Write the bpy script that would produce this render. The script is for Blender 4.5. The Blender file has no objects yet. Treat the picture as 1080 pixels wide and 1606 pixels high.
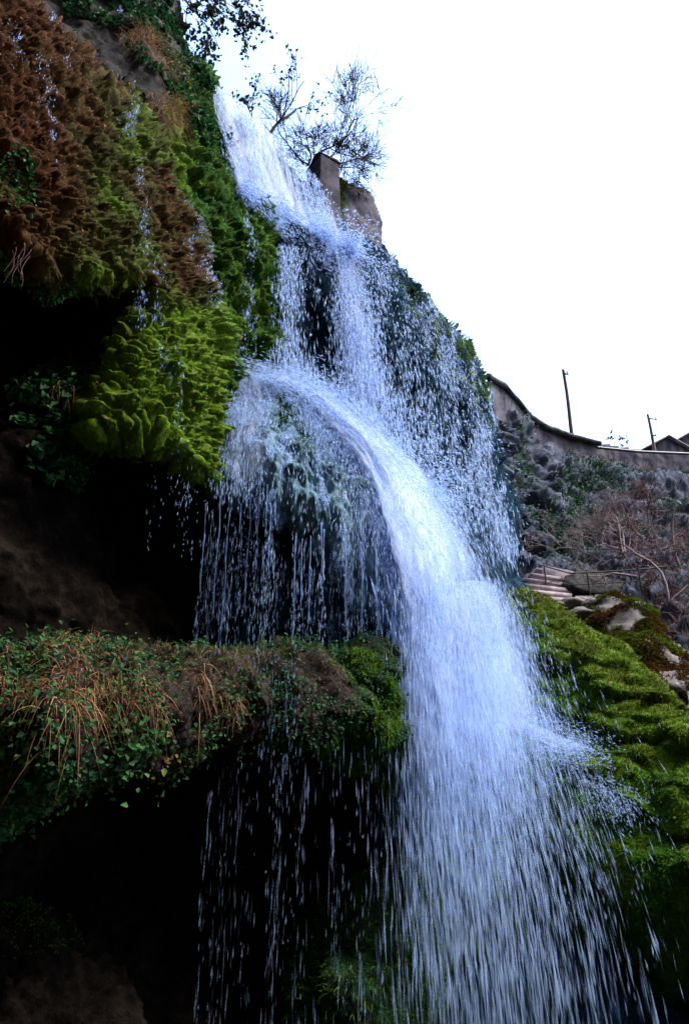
import bpy, math, random
import numpy as np
from math import radians as RAD
from mathutils import Vector

random.seed(7)
RNG = np.random.default_rng(7)
scene = bpy.context.scene
COL = scene.collection

# ------------------------------------------------------------------ camera, sky, sun, exposure
CAM = np.array([0.0, 0.0, 1.6]); PITCH = RAD(21.7); FPX = 1070.0
cd = bpy.data.cameras.new('camera'); cam = bpy.data.objects.new('camera', cd); COL.objects.link(cam)
cd.sensor_fit = 'VERTICAL'; cd.sensor_height = 36.0; cd.lens = 24.0; cd.clip_start = 0.05; cd.clip_end = 2000
cam.location = CAM; cam.rotation_euler = (RAD(90) + PITCH, 0, 0)
scene.camera = cam

SUN_EL, SUN_AZ = 56.0, 92.0            # azimuth clockwise from +Y (view direction) towards +X
world = bpy.data.worlds.new('World'); scene.world = world; world.use_nodes = True
wn = world.node_tree.nodes; wl = world.node_tree.links
sky = wn.new('ShaderNodeTexSky'); sky.sky_type = 'NISHITA'; sky.sun_disc = False
sky.sun_elevation = RAD(SUN_EL); sky.sun_rotation = RAD(SUN_AZ)
sky.air_density = 1.0; sky.dust_density = 2.6; sky.ozone_density = 4.0
wl.new(sky.outputs[0], wn['Background'].inputs[0]); wn['Background'].inputs[1].default_value = 0.15
sd = bpy.data.lights.new('sun', 'SUN'); sd.energy = 1.2; sd.angle = RAD(14); sd.color = (1.0, 0.96, 0.90)
sun = bpy.data.objects.new('sun', sd); COL.objects.link(sun)
sdir = Vector((math.sin(RAD(SUN_AZ)) * math.cos(RAD(SUN_EL)), math.cos(RAD(SUN_AZ)) * math.cos(RAD(SUN_EL)), math.sin(RAD(SUN_EL))))
sun.rotation_euler = sdir.to_track_quat('Z', 'Y').to_euler(); sun.location = (20, 0, 40)
scene.view_settings.view_transform = 'Standard'; scene.view_settings.look = 'None'
scene.view_settings.exposure = 2.4; scene.view_settings.gamma = 1.0
scene.render.engine = 'CYCLES'
scene.cycles.max_bounces = 6; scene.cycles.diffuse_bounces = 3; scene.cycles.transparent_max_bounces = 24
scene.cycles.use_denoising = True

# ------------------------------------------------------------------ helpers
CP, SP = math.cos(PITCH), math.sin(PITCH)
def P(u, v, Y):
    """world point that lies Y metres ahead of the viewpoint on the sight line (u, v)"""
    u = np.asarray(u, float); v = np.asarray(v, float); Y = np.asarray(Y, float)
    r = (u - 540) / FPX; up = (803 - v) / FPX
    y = CP - up * SP; z = SP + up * CP
    k = Y / y
    return np.stack([r * k + CAM[0], Y + CAM[1], z * k + CAM[2]], -1)

def tag(o, label=None, cat=None, group=None, kind=None):
    if label: o['label'] = label
    if cat: o['category'] = cat
    if group: o['group'] = group
    if kind: o['kind'] = kind
    return o
def empty(name, loc, label=None, cat=None, group=None, kind=None):
    o = bpy.data.objects.new(name, None); COL.objects.link(o); o.location = loc; o.empty_display_size = 0.2
    return tag(o, label, cat, group, kind)
def mesh(name, verts, faces, mat, parent=None, attrs=None, smooth=False, uv=None, mats=None):
    """verts (n,3) in world metres; faces: an int array (n,k) or a list of such arrays"""
    if not isinstance(faces, (list, tuple)): faces = [faces]
    faces = [np.asarray(f, np.int32) for f in faces if len(f)]
    v = np.asarray(verts, np.float32).copy()
    if parent is not None: v -= np.array(parent.location, np.float32)
    me = bpy.data.meshes.new(name); me.vertices.add(len(v)); me.vertices.foreach_set('co', v.ravel())
    loops = np.concatenate([f.ravel() for f in faces]); tot = np.concatenate([np.full(len(f), f.shape[1], np.int32) for f in faces])
    start = np.concatenate([[0], np.cumsum(tot)[:-1]]).astype(np.int32)
    me.loops.add(len(loops)); me.loops.foreach_set('vertex_index', loops)
    me.polygons.add(len(tot)); me.polygons.foreach_set('loop_start', start); me.polygons.foreach_set('loop_total', tot)
    if smooth: me.polygons.foreach_set('use_smooth', np.ones(len(tot), bool))
    for k, a in (attrs or {}).items():
        at = me.attributes.new(k, 'FLOAT', 'POINT'); at.data.foreach_set('value', np.asarray(a, np.float32))
    if uv is not None:
        ul = me.uv_layers.new(name='flow'); ul.data.foreach_set('uv', np.asarray(uv, np.float32)[loops].ravel())
    me.update(); me.validate()
    me.materials.append(mat)
    o = bpy.data.objects.new(name, me); COL.objects.link(o)
    if parent is not None: o.parent = parent
    return o

# ---- noise
def _h(ix, iy, iz, seed):
    h = (ix.astype(np.uint32) * np.uint32(374761393)) ^ (iy.astype(np.uint32) * np.uint32(668265263)) ^ (iz.astype(np.uint32) * np.uint32(2147483647 - 83)) ^ np.uint32((seed * 1274126177) & 0xffffffff)
    h = (h ^ (h >> np.uint32(13))) * np.uint32(1274126177); h ^= h >> np.uint32(16)
    h = h * np.uint32(2246822519); h ^= h >> np.uint32(15)
    return h.astype(np.float64) / 4294967295.0
def vnoise(p, seed=0):
    i = np.floor(p).astype(np.int64); f = p - i; f = f * f * f * (f * (f * 6 - 15) + 10); out = 0
    for dx in (0, 1):
        wx = f[..., 0] if dx else 1 - f[..., 0]
        for dy in (0, 1):
            wy = f[..., 1] if dy else 1 - f[..., 1]
            for dz in (0, 1):
                wz = f[..., 2] if dz else 1 - f[..., 2]
                out = out + wx * wy * wz * _h(i[..., 0] + dx, i[..., 1] + dy, i[..., 2] + dz, seed)
    return out * 2 - 1
def fbm(p, octv=4, seed=0, gain=0.5):
    a, s, t = 1.0, 0, 0
    for k in range(octv):
        s = s + a * vnoise(p * (2.03 ** k) + 17.3 * k, seed + k); t += a; a *= gain
    return s / t
def ridged(p, octv=4, seed=0):
    a, s, t = 1.0, 0, 0
    for k in range(octv):
        s = s + a * (1 - 2 * np.abs(vnoise(p * (2.1 ** k) + 9.1 * k, seed + k))); t += a; a *= 0.5
    return s / t
def worley(p, seed=0, below=1.0, above=1.0, dz_too=False):
    """F1, F2, id with a metric stretched below / above each cell centre in z"""
    i = np.floor(p).astype(np.int64)
    f1 = np.full(p.shape[:-1], 9.0); f2 = f1.copy(); cid = np.zeros(p.shape[:-1]); cz = cid.copy()
    for dx in (-1, 0, 1):
        for dy in (-1, 0, 1):
            for dz in (-1, 0, 1):
                c = i + np.array([dx, dy, dz]); r = [_h(c[..., 0], c[..., 1], c[..., 2], seed + q) for q in range(4)]
                d = p - (c + np.stack(r[:3], -1))
                z = np.where(d[..., 2] < 0, d[..., 2] * below, d[..., 2] * above)
                dd = np.sqrt(d[..., 0] ** 2 + d[..., 1] ** 2 + z ** 2)
                nu = dd < f1
                f2 = np.where(nu, f1, np.minimum(f2, dd)); f1 = np.where(nu, dd, f1); cid = np.where(nu, r[3], cid); cz = np.where(nu, d[..., 2], cz)
    return (f1, f2, cid, cz) if dz_too else (f1, f2, cid)
def sstep(a, b, x):
    t = np.clip((x - a) / (b - a), 0, 1); return t * t * (3 - 2 * t)
def in_poly(px, py, poly):
    poly = np.asarray(poly, float); c = np.zeros(px.shape, bool); n = len(poly)
    for i in range(n):
        x0, y0 = poly[i]; x1, y1 = poly[(i + 1) % n]
        if y0 == y1: continue
        k = ((y0 > py) != (y1 > py)) & (px < (x1 - x0) * (py - y0) / (y1 - y0) + x0)
        c ^= k
    return c
def poly_dist(px, py, poly):
    poly = np.asarray(poly, float); d = np.full(px.shape, 1e9); n = len(poly)
    for i in range(n):
        a = poly[i]; b = poly[(i + 1) % n] - a; L = (b ** 2).sum() + 1e-9
        t = np.clip(((px - a[0]) * b[0] + (py - a[1]) * b[1]) / L, 0, 1)
        d = np.minimum(d, np.hypot(px - a[0] - t * b[0], py - a[1] - t * b[1]))
    return d
def tps(ctrl):
    c = np.asarray(ctrl, float); x = c[:, :2] / 300; n = len(c)
    def U(d2): return np.where(d2 > 0, 0.5 * d2 * np.log(d2 + 1e-12), 0)
    K = U(((x[:, None] - x[None]) ** 2).sum(-1)) + 0.02 * np.eye(n)
    A = np.zeros((n + 3, n + 3)); A[:n, :n] = K; A[:n, n] = 1; A[:n, n + 1:] = x; A[n, :n] = 1; A[n + 1:, :n] = x.T
    w = np.linalg.solve(A, np.concatenate([c[:, 2], np.zeros(3)]))
    lo, hi = c[:, 2].min() * 0.93, c[:, 2].max() * 1.07
    def f(u, v):
        s = w[n] + w[n + 1] * u / 300 + w[n + 2] * v / 300
        for k in range(n):
            s = s + w[k] * U((u / 300 - x[k, 0]) ** 2 + (v / 300 - x[k, 1]) ** 2)
        return np.clip(s, lo, hi)
    return f

def d_scallop(size=0.24, amp=0.16, seed=3, mask=None, rock=0.4):
    """overlapping scallops of moss: each stands out at its arched upper rim and hangs back below it"""
    def f(X, N, U, V):
        Q = X + 0.09 * np.stack([fbm(X * 2.1, 3, seed + 1), fbm(X * 2.1 + 9, 3, seed + 2), fbm(X * 2.1 + 5, 3, seed + 3)], -1)
        h = rock * fbm(X * 0.8, 4, seed + 9); dr = 0 * h; m = 1.0 if mask is None else mask(U, V, X)
        for k, (sz, a) in enumerate(((size, amp), (size * 0.52, amp * 0.5))):
            q = Q * np.array([1 / sz, 1 / sz, 0.95 / sz]) + 3.3 * k
            f1, f2, c, dz = worley(q, seed + 50 * k, 0.72, 1.5, True)
            s_ = (0.15 + 0.85 * sstep(-0.75, 0.42, dz)) * (0.35 + 0.9 * c) * sstep(0.0, 0.16, f2 - f1)
            h = h + a * m * s_; dr = dr + 0.25 * a * m * s_
        return h + 0.018 * fbm(X * 14, 2, seed + 4), dr
    return f
class Relief: pass
def relief(poly, ctrl, step, disp, back=5.0, rnd=(30, 1.0), rough_edge=6.0, seed=1):
    """a rock mass: surface over the outline, rounded back at its edges, displaced by disp(P, n, u, v) -> (h, droop), closed at the back"""
    poly = np.asarray(poly, float); f = tps(ctrl)
    u0, v0 = poly.min(0) - step; u1, v1 = poly.max(0) + step
    us = np.arange(u0, u1 + step, step); vs = np.arange(v0, v1 + step, step)
    U, V = np.meshgrid(us, vs)
    # wander the outline so that edges are not straight
    q = np.stack([U / 45, V / 45, np.full_like(U, seed * 3.7)], -1)
    WU = U + rough_edge * fbm(q, 3, seed); WV = V + rough_edge * fbm(q + 31, 3, seed + 5)
    cu, cv = 0.25 * (WU[:-1, :-1] + WU[1:, :-1] + WU[:-1, 1:] + WU[1:, 1:]), 0.25 * (WV[:-1, :-1] + WV[1:, :-1] + WV[:-1, 1:] + WV[1:, 1:])
    inside = in_poly(cu, cv, poly)
    Y = f(U, V)
    d = poly_dist(WU, WV, poly); d = np.where(in_poly(WU, WV, poly), d, 0)
    t = np.clip(1 - d / rnd[0], 0, 1)
    Y = Y + rnd[1] * (1 - np.sqrt(1 - t * t * 0.999))
    X = P(U, V, Y)
    du = np.gradient(X, axis=1); dv = np.gradient(X, axis=0)
    N = np.cross(dv, du); N /= np.linalg.norm(N, axis=-1, keepdims=True) + 1e-9
    s = np.sign((N * (CAM - X)).sum(-1)); N *= np.where(s == 0, 1, s)[..., None]
    r = disp(X, N, U, V)
    h, droop = r if isinstance(r, tuple) else (r, 0 * r)
    X2 = X + N * h[..., None]; X2[..., 2] -= droop
    idx = -np.ones(U.shape, int)
    used = np.zeros(U.shape, bool)
    used[:-1, :-1] |= inside; used[1:, :-1] |= inside; used[:-1, 1:] |= inside; used[1:, 1:] |= inside
    idx[used] = np.arange(used.sum()); n = used.sum()
    a, b, c, e = idx[:-1, :-1][inside], idx[:-1, 1:][inside], idx[1:, 1:][inside], idx[1:, :-1][inside]
    F = np.stack([a, e, c, b], 1)
    R = Relief(); R.V = X2[used]; R.F = F; R.u = U[used]; R.v = V[used]; R.base = X[used]; R.h = h[used]
    # true normals
    A = R.V[F]; fn = np.cross(A[:, 2] - A[:, 0], A[:, 3] - A[:, 1]); fa = np.linalg.norm(fn, axis=1)
    fn = fn / (fa[:, None] + 1e-12); s = np.sign((fn * (CAM - A.mean(1))).sum(1)); R.fn = fn * np.where(s == 0, 1, s)[:, None]; R.fa = fa
    # back shell
    pad = np.zeros((inside.shape[0] + 2, inside.shape[1] + 2), bool); pad[1:-1, 1:-1] = inside
    E = []
    H, W = inside.shape
    up = inside & ~pad[:-2, 1:-1]; dn = inside & ~pad[2:, 1:-1]; lf = inside & ~pad[1:-1, :-2]; rt = inside & ~pad[1:-1, 2:]
    E.append(np.stack([idx[:-1, :-1][up], idx[:-1, 1:][up]], 1)); E.append(np.stack([idx[1:, 1:][dn], idx[1:, :-1][dn]], 1))
    E.append(np.stack([idx[1:, :-1][lf], idx[:-1, :-1][lf]], 1)); E.append(np.stack([idx[:-1, 1:][rt], idx[1:, 1:][rt]], 1))
    E = np.concatenate(E)
    k = (R.V[:, 1] + back) / np.maximum(R.V[:, 1], 0.5)
    B = CAM + (R.base - CAM) * ((R.base[:, 1] + back) / np.maximum(R.base[:, 1], 0.5))[:, None]
    sideF = np.stack([E[:, 0], E[:, 1], E[:, 1] + n, E[:, 0] + n], 1)
    R.allV = np.concatenate([R.V, B]); R.allF = np.concatenate([F, sideF, F[:, ::-1] + n]); R.n = n
    return R
def rel_obj(name, R, mat, attrs=None, parent=None, smooth=True, mat2=None, mask=None):
    at = {k: np.concatenate([a, a]) for k, a in (attrs or {}).items()}
    o = mesh(name, R.allV, R.allF, mat, parent, at, smooth)
    if mat2 is not None:
        o.data.materials.append(mat2); w = (mask(R.u, R.v, R.base) < 0.5)[R.allF % R.n].mean(1) > 0.5
        if len(o.data.polygons) == len(w): o.data.polygons.foreach_set('material_index', w.astype(np.int32))
    return o
def scatter(R, n, mask=None, seed=0):
    g = np.random.default_rng(seed); w = R.fa.copy()
    if mask is not None:
        cu = R.u[R.F].mean(1); cv = R.v[R.F].mean(1); w = w * mask(cu, cv, R.V[R.F].mean(1))
    w = np.maximum(w, 0); w /= w.sum(); k = g.choice(len(w), n, p=w)
    a, b = g.random(n)[:, None], g.random(n)[:, None]; Q = R.V[R.F[k]]
    p = Q[:, 0] * (1 - a) * (1 - b) + Q[:, 1] * a * (1 - b) + Q[:, 2] * a * b + Q[:, 3] * (1 - a) * b
    return p, R.fn[k], R.u[R.F[k, 0]], R.v[R.F[k, 0]], R.F[k, 0]

# ---- small geometry pieces
def unit(a): return a / (np.linalg.norm(a, axis=-1, keepdims=True) + 1e-9)
def blades(p, d, length, width, bend=0.5, segs=2, seed=0, gravity=1.0):
    """curved tapering blades from p along d, sagging with gravity; returns verts, [tris/quads], root index per vert"""
    g = np.random.default_rng(seed); n = len(p); d = unit(d); L = np.broadcast_to(length, n)[:, None]; W = np.broadcast_to(width, n)[:, None]
    side = unit(np.cross(d, unit(g.normal(size=(n, 3))))) ; V = []
    for k in range(segs + 1):
        t = k / segs; c = p + d * L * t + np.array([0, 0, -1.0]) * L * bend * gravity * t * t
        w = W * (1 - t) * 0.5 + W * 0.04
        if k < segs: V += [c - side * w, c + side * w]
        else: V += [c]
    V = np.stack(V, 1); m = V.shape[1]; base = (np.arange(n) * m)[:, None]; F4 = []
    for k in range(segs - 1): F4.append(base + np.array([2 * k, 2 * k + 1, 2 * k + 3, 2 * k + 2]))
    F3 = base + np.array([2 * segs - 2, 2 * segs - 1, 2 * segs])
    return V.reshape(-1, 3), ([np.concatenate(F4)] if F4 else []) + [F3], np.repeat(np.arange(n), m)
def leaves(p, nrm, size, seed=0, fold=0.25, lobes=False):
    """small folded leaf faces"""
    g = np.random.default_rng(seed); n = len(p); nrm = unit(nrm + 0.55 * g.normal(size=(n, 3)))
    t = unit(np.cross(nrm, g.normal(size=(n, 3)))); b = np.cross(nrm, t); S = np.broadcast_to(size, n)[:, None]
    S = S * g.uniform(0.6, 1.35, (n, 1))
    pts = [(0, -0.5, 0), (0.42, -0.12, fold), (0.26, 0.28, fold * 0.6), (0, 0.6, 0), (-0.26, 0.28, fold * 0.6), (-0.42, -0.12, fold)]
    V = np.stack([p + t * S * x + b * S * y + nrm * S * z for x, y, z in pts], 1)
    base = (np.arange(n) * 6)[:, None]
    return V.reshape(-1, 3), [np.concatenate([base + np.array([0, 1, 2, 3]), base + np.array([0, 3, 4, 5])])], np.repeat(np.arange(n), 6)
def drops(p, d, length, width):
    """elongated water drops: pointed at the top, round at the foot"""
    n = len(p); d = unit(d); L = np.broadcast_to(length, n)[:, None]; W = np.broadcast_to(width, n)[:, None]
    a = unit(np.cross(d, np.broadcast_to([0.3, 1.0, 0.1], d.shape))); b = np.cross(d, a); V = [p - d * L * 0.5]
    for k in range(4):
        an = math.pi / 2 * k; V.append(p + d * L * 0.12 + (a * math.cos(an) + b * math.sin(an)) * W * 0.5)
    V.append(p + d * L * 0.5); V = np.stack(V, 1); base = (np.arange(n) * 6)[:, None]
    F = [base + np.array(t) for k in range(4) for t in ((0, 1 + k, 1 + (k + 1) % 4), (5, 1 + (k + 1) % 4, 1 + k))]
    return V.reshape(-1, 3), [np.concatenate(F)], np.repeat(np.arange(n), 6)
def av(a): return (np.asarray(a)[:, None] * np.array([0.0, 1, 1, 1, 1, 0.15])).ravel()      # drops thin out at both ends
class Tubes:
    def __init__(s): s.V = []; s.F = []; s.n = 0; s.a = []
    def add(s, pts, rad, sides=5, val=0.0):
        pts = np.asarray(pts, float); m = len(pts); rad = np.broadcast_to(rad, m)
        tg = unit(np.gradient(pts, axis=0)); ref = np.array([0.31, 0.87, 0.38]); a = unit(np.cross(tg, ref)); b = np.cross(tg, a)
        an = np.arange(sides) * 2 * math.pi / sides
        ring = pts[:, None] + rad[:, None, None] * (a[:, None] * np.cos(an)[None, :, None] + b[:, None] * np.sin(an)[None, :, None])
        i = np.arange(m - 1)[:, None] * sides + np.arange(sides)[None]; j = np.arange(m - 1)[:, None] * sides + (np.arange(sides)[None] + 1) % sides
        s.F.append(np.stack([i, j, j + sides, i + sides], -1).reshape(-1, 4) + s.n); s.V.append(ring.reshape(-1, 3)); s.n += m * sides; s.a.append(np.full(m * sides, val))
        return s
    def obj(s, name, mat, parent=None, smooth=True):
        return mesh(name, np.concatenate(s.V), np.concatenate(s.F), mat, parent, {'tint': np.concatenate(s.a)}, smooth)
class MB:
    """boxes gathered into one mesh"""
    def __init__(s): s.V = []; s.F = []; s.n = 0
    def box(s, c, size, rz=0.0, taper=1.0, jitter=0.0):
        h = np.array(size) / 2; q = np.array([(x, y, z) for z in (-1, 1) for x, y in ((-1, -1), (1, -1), (1, 1), (-1, 1))], float)
        q[4:, :2] *= taper; q = q * h; q += RNG.normal(size=q.shape) * jitter
        cz, sz = math.cos(rz), math.sin(rz); q = np.stack([q[:, 0] * cz - q[:, 1] * sz, q[:, 0] * sz + q[:, 1] * cz, q[:, 2]], 1) + np.array(c)
        s.V.append(q); s.F.append(np.array([(3, 2, 1, 0), (4, 5, 6, 7), (0, 1, 5, 4), (1, 2, 6, 5), (2, 3, 7, 6), (3, 0, 4, 7)]) + s.n); s.n += 8; return s
    def bar(s, a, b, w, h):
        a, b = np.array(a, float), np.array(b, float); d = unit(b - a); r = unit(np.cross(d, [0, 0, 1.0]) + 1e-6); t = np.cross(r, d)
        q = np.concatenate([[p - r * w / 2 - t * h / 2, p + r * w / 2 - t * h / 2, p + r * w / 2 + t * h / 2, p - r * w / 2 + t * h / 2] for p in (a, b)])
        s.V.append(q); s.F.append(np.array([(0, 3, 2, 1), (4, 5, 6, 7), (0, 1, 5, 4), (1, 2, 6, 5), (2, 3, 7, 6), (3, 0, 4, 7)]) + s.n); s.n += 8; return s
    def obj(s, name, mat, parent=None):
        o = mesh(name, np.concatenate(s.V), np.concatenate(s.F), mat, parent)
        return o

# ------------------------------------------------------------------ materials
class NT:
    def __init__(s, name):
        s.m = bpy.data.materials.new(name); s.m.use_nodes = True; s.t = s.m.node_tree; s.t.nodes.clear()
        s.out = s.n('ShaderNodeOutputMaterial')
    def n(s, t, **kw):
        o = s.t.nodes.new(t)
        for k, v in kw.items(): setattr(o, k, v)
        return o
    def l(s, a, b): s.t.links.new(a, b)
    def noise(s, scale, detail=4, rough=0.55, vec=None, stretch=None):
        o = s.n('ShaderNodeTexNoise'); o.inputs['Scale'].default_value = scale; o.inputs['Detail'].default_value = detail; o.inputs['Roughness'].default_value = rough
        if vec is None: vec = s.n('ShaderNodeTexCoord').outputs['Object']
        if stretch:
            m = s.n('ShaderNodeMapping'); m.inputs['Scale'].default_value = stretch; s.l(vec, m.inputs['Vector']); vec = m.outputs[0]
        s.l(vec, o.inputs['Vector']); return o.outputs['Fac']
    def ramp(s, fac, stops):
        r = s.n('ShaderNodeValToRGB'); e = r.color_ramp.elements
        while len(e) < len(stops): e.new(0.5)
        for k, (p, c) in enumerate(stops):
            e[k].position = p; e[k].color = (*c, 1) if len(c) == 3 else c
        s.l(fac, r.inputs[0]); return r.outputs[0]
    def mix(s, fac, a, b, mode='MIX'):
        m = s.n('ShaderNodeMix', data_type='RGBA', blend_type=mode)
        for i, x in ((0, fac), (6, a), (7, b)):
            if hasattr(x, 'links'): s.l(x, m.inputs[i])
            elif i == 0: m.inputs[0].default_value = x
            else: m.inputs[i].default_value = (*x, 1)
        return m.outputs[2]
    def math(s, op, a, b=None, c=None, clamp=False):
        m = s.n('ShaderNodeMath', operation=op, use_clamp=clamp)
        for i, x in enumerate((a, b, c)):
            if x is None: continue
            if hasattr(x, 'links'): s.l(x, m.inputs[i])
            else: m.inputs[i].default_value = x
        return m.outputs[0]
    def attr(s, name): return s.n('ShaderNodeAttribute', attribute_name=name).outputs['Fac']
    def mapr(s, x, a, b, c=0.0, d=1.0, smooth=True):
        m = s.n('ShaderNodeMapRange', interpolation_type='SMOOTHSTEP' if smooth else 'LINEAR'); s.l(x, m.inputs[0])
        for k, v in zip((1, 2, 3, 4), (a, b, c, d)): m.inputs[k].default_value = v
        return m.outputs[0]
    def bsdf(s, col, rough=0.8, spec=0.3, bump=None, bstr=0.5, bdist=0.05, sheen=0.0):
        b = s.n('ShaderNodeBsdfPrincipled')
        if hasattr(col, 'links'): s.l(col, b.inputs['Base Color'])
        else: b.inputs['Base Color'].default_value = (*col, 1)
        if hasattr(rough, 'links'): s.l(rough, b.inputs['Roughness'])
        else: b.inputs['Roughness'].default_value = rough
        b.inputs['Specular IOR Level'].default_value = spec
        if bump is not None:
            bn = s.n('ShaderNodeBump'); bn.inputs['Strength'].default_value = bstr; bn.inputs['Distance'].default_value = bdist
            s.l(bump, bn.inputs['Height']); s.l(bn.outputs[0], b.inputs['Normal'])
        return b
    def done(s, sh): s.l(sh if hasattr(sh, 'links') else sh.outputs[0], s.out.inputs[0]); return s.m

def m_rock(name, c0, c1, c2, scale=1.5, rough=0.55, spec=0.4, streak=False):
    t = NT(name); a = t.noise(scale, 8, 0.65); b = t.noise(scale * 7, 6, 0.7, stretch=(1.5, 1.5, 0.35) if streak else None)
    f = t.math('ADD', t.math('MULTIPLY', a, 0.6), t.math('MULTIPLY', b, 0.45))
    col = t.ramp(f, [(0.36, c0), (0.5, c1), (0.66, c2)])
    return t.done(t.bsdf(col, t.mapr(b, 0.3, 0.7, rough - 0.2, rough + 0.2), spec, t.math('ADD', b, t.noise(scale * 30, 4, 0.7)), 0.7, 0.06))
def m_moss(name, leaf=False):
    """tint 0 = fresh green, 0.5 = olive, 1 = rust brown; patches by noise"""
    t = NT(name); tint = t.attr('tint'); n = t.noise(1.7, 5, 0.6); n2 = t.noise(14, 4, 0.7)
    f = t.math('ADD', tint, t.math('MULTIPLY', t.math('SUBTRACT', n, 0.5), 0.55))
    col = t.ramp(f, [(0.0, (0.022, 0.095, 0.003)), (0.22, (0.125, 0.225, 0.003)), (0.45, (0.052, 0.052, 0.003)), (0.72, (0.078, 0.031, 0.003)), (1.0, (0.085, 0.021, 0.003))])
    col = t.mix(t.mapr(n2, 0.3, 0.75), col, t.mix(0.55, col, (0.008, 0.014, 0.004)))
    b = t.bsdf(col, 0.85, 0.12, None if leaf else t.noise(45, 4, 0.8), 0.8, 0.03)
    tr = t.n('ShaderNodeBsdfTranslucent'); t.l(col, tr.inputs[0])
    mx = t.n('ShaderNodeMixShader'); mx.inputs[0].default_value = 0.25; t.l(b.outputs[0], mx.inputs[1]); t.l(tr.outputs[0], mx.inputs[2])
    return t.done(mx)
def m_leaf(name, stops, trans=0.3, rough=0.5):
    t = NT(name); col = t.ramp(t.attr('tint'), stops); b = t.bsdf(col, rough, 0.15)
    tr = t.n('ShaderNodeBsdfTranslucent'); t.l(col, tr.inputs[0])
    mx = t.n('ShaderNodeMixShader'); mx.inputs[0].default_value = trans; t.l(b.outputs[0], mx.inputs[1]); t.l(tr.outputs[0], mx.inputs[2])
    return t.done(mx)
def m_drop(name, col=(0.43, 0.59, 0.89)):
    """broken white water: scatters light both ways; 'a' is how solid each drop is"""
    t = NT(name); b = t.bsdf(col, 0.25, 0.5); tr = t.n('ShaderNodeBsdfTranslucent'); tr.inputs[0].default_value = (*col, 1)
    mx = t.n('ShaderNodeMixShader'); mx.inputs[0].default_value = 0.5; t.l(b.outputs[0], mx.inputs[1]); t.l(tr.outputs[0], mx.inputs[2])
    tp = t.n('ShaderNodeBsdfTransparent'); m2 = t.n('ShaderNodeMixShader'); t.l(t.attr('a'), m2.inputs[0]); t.l(tp.outputs[0], m2.inputs[1]); t.l(mx.outputs[0], m2.inputs[2])
    return t.done(m2)
def m_sheet(name, sx=9.0, sy=0.7, lo=0.42, hi=0.72, col=(0.50, 0.63, 0.91), amax=0.95):
    """falling water sheet: foam threads along the flow, clear between them; 'a' = how full the sheet is"""
    t = NT(name); uv = t.n('ShaderNodeUVMap', uv_map='flow').outputs[0]
    n1 = t.noise(1.0, 5, 0.65, uv, (sx, sy, 1)); n2 = t.noise(1.0, 3, 0.6, uv, (sx * 0.22, sy * 0.5, 1)); n3 = t.noise(1.0, 4, 0.7, uv, (sx * 2.6, sy * 4.5, 1))
    f = t.math('ADD', t.math('ADD', t.math('MULTIPLY', n1, 0.5), t.math('MULTIPLY', n2, 0.3)), t.math('MULTIPLY', n3, 0.2))
    f = t.math('ADD', f, t.math('MULTIPLY', t.math('SUBTRACT', t.attr('a'), 0.5), 0.5))
    al = t.math('MULTIPLY', t.mapr(f, lo, hi), amax)
    b = t.bsdf(col, 0.35, 0.4, t.math('ADD', n1, n3), 0.8, 0.08); tr = t.n('ShaderNodeBsdfTranslucent'); tr.inputs[0].default_value = (*col, 1)
    mx = t.n('ShaderNodeMixShader'); mx.inputs[0].default_value = 0.4; t.l(b.outputs[0], mx.inputs[1]); t.l(tr.outputs[0], mx.inputs[2])
    tp = t.n('ShaderNodeBsdfTransparent'); m2 = t.n('ShaderNodeMixShader'); t.l(al, m2.inputs[0]); t.l(tp.outputs[0], m2.inputs[1]); t.l(mx.outputs[0], m2.inputs[2])
    return t.done(m2)
def m_plain(name, c, c2, scale=8, rough=0.85, spec=0.05, stretch=None):
    t = NT(name); n = t.noise(scale, 6, 0.65, stretch=stretch); col = t.mix(t.mapr(n, 0.35, 0.65), c, c2)
    return t.done(t.bsdf(col, rough, spec, n, 0.4, 0.02))

M = {}
M['rock'] = m_rock('dark_wet_rock', (0.006, 0.006, 0.007), (0.022, 0.020, 0.018), (0.05, 0.042, 0.036), 1.2, 0.7, 0.08)
M['cave'] = m_rock('cave_rock', (0.0015, 0.0012, 0.0012), (0.004, 0.0032, 0.0027), (0.016, 0.012, 0.009), 0.9, 0.9, 0.0)  # kept near black, so part of the caves' shade lies in the colour
M['wetrock'] = m_rock('streaming_rock', (0.002, 0.005, 0.009), (0.007, 0.016, 0.025), (0.026, 0.055, 0.085), 1.6, 0.6, 0.0, True)
M['tufa'] = m_rock('wet_tufa', (0.010, 0.030, 0.042), (0.085, 0.165, 0.215), (0.28, 0.40, 0.47), 2.2, 0.6, 0.04, True)
M['earth'] = m_rock('ledge_earth', (0.004, 0.003, 0.0025), (0.016, 0.011, 0.008), (0.05, 0.035, 0.025), 2.5, 0.8, 0.1)
M['hill'] = m_rock('hill_rock', (0.010, 0.013, 0.020), (0.048, 0.058, 0.082), (0.15, 0.165, 0.21), 1.1, 0.85, 0.03)
M['boulder'] = m_rock('pale_boulder', (0.03, 0.025, 0.022), (0.10, 0.085, 0.075), (0.24, 0.20, 0.18), 1.4, 0.7, 0.25)
M['moss'] = m_moss('moss'); M['mossleaf'] = m_moss('moss_shoots', True)
t_ = NT('dimmed_moss'); n_ = t_.noise(3.5, 6, 0.7); M['dimmoss'] = t_.done(t_.bsdf(t_.ramp(n_, [(0.35, (0.001, 0.004, 0.002)), (0.52, (0.008, 0.032, 0.011)), (0.7, (0.022, 0.075, 0.022))]), 0.8, 0.15, t_.noise(30, 5, 0.8), 0.9, 0.05))  # darker copy of the moss, gloom of low places put into its colour
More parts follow.
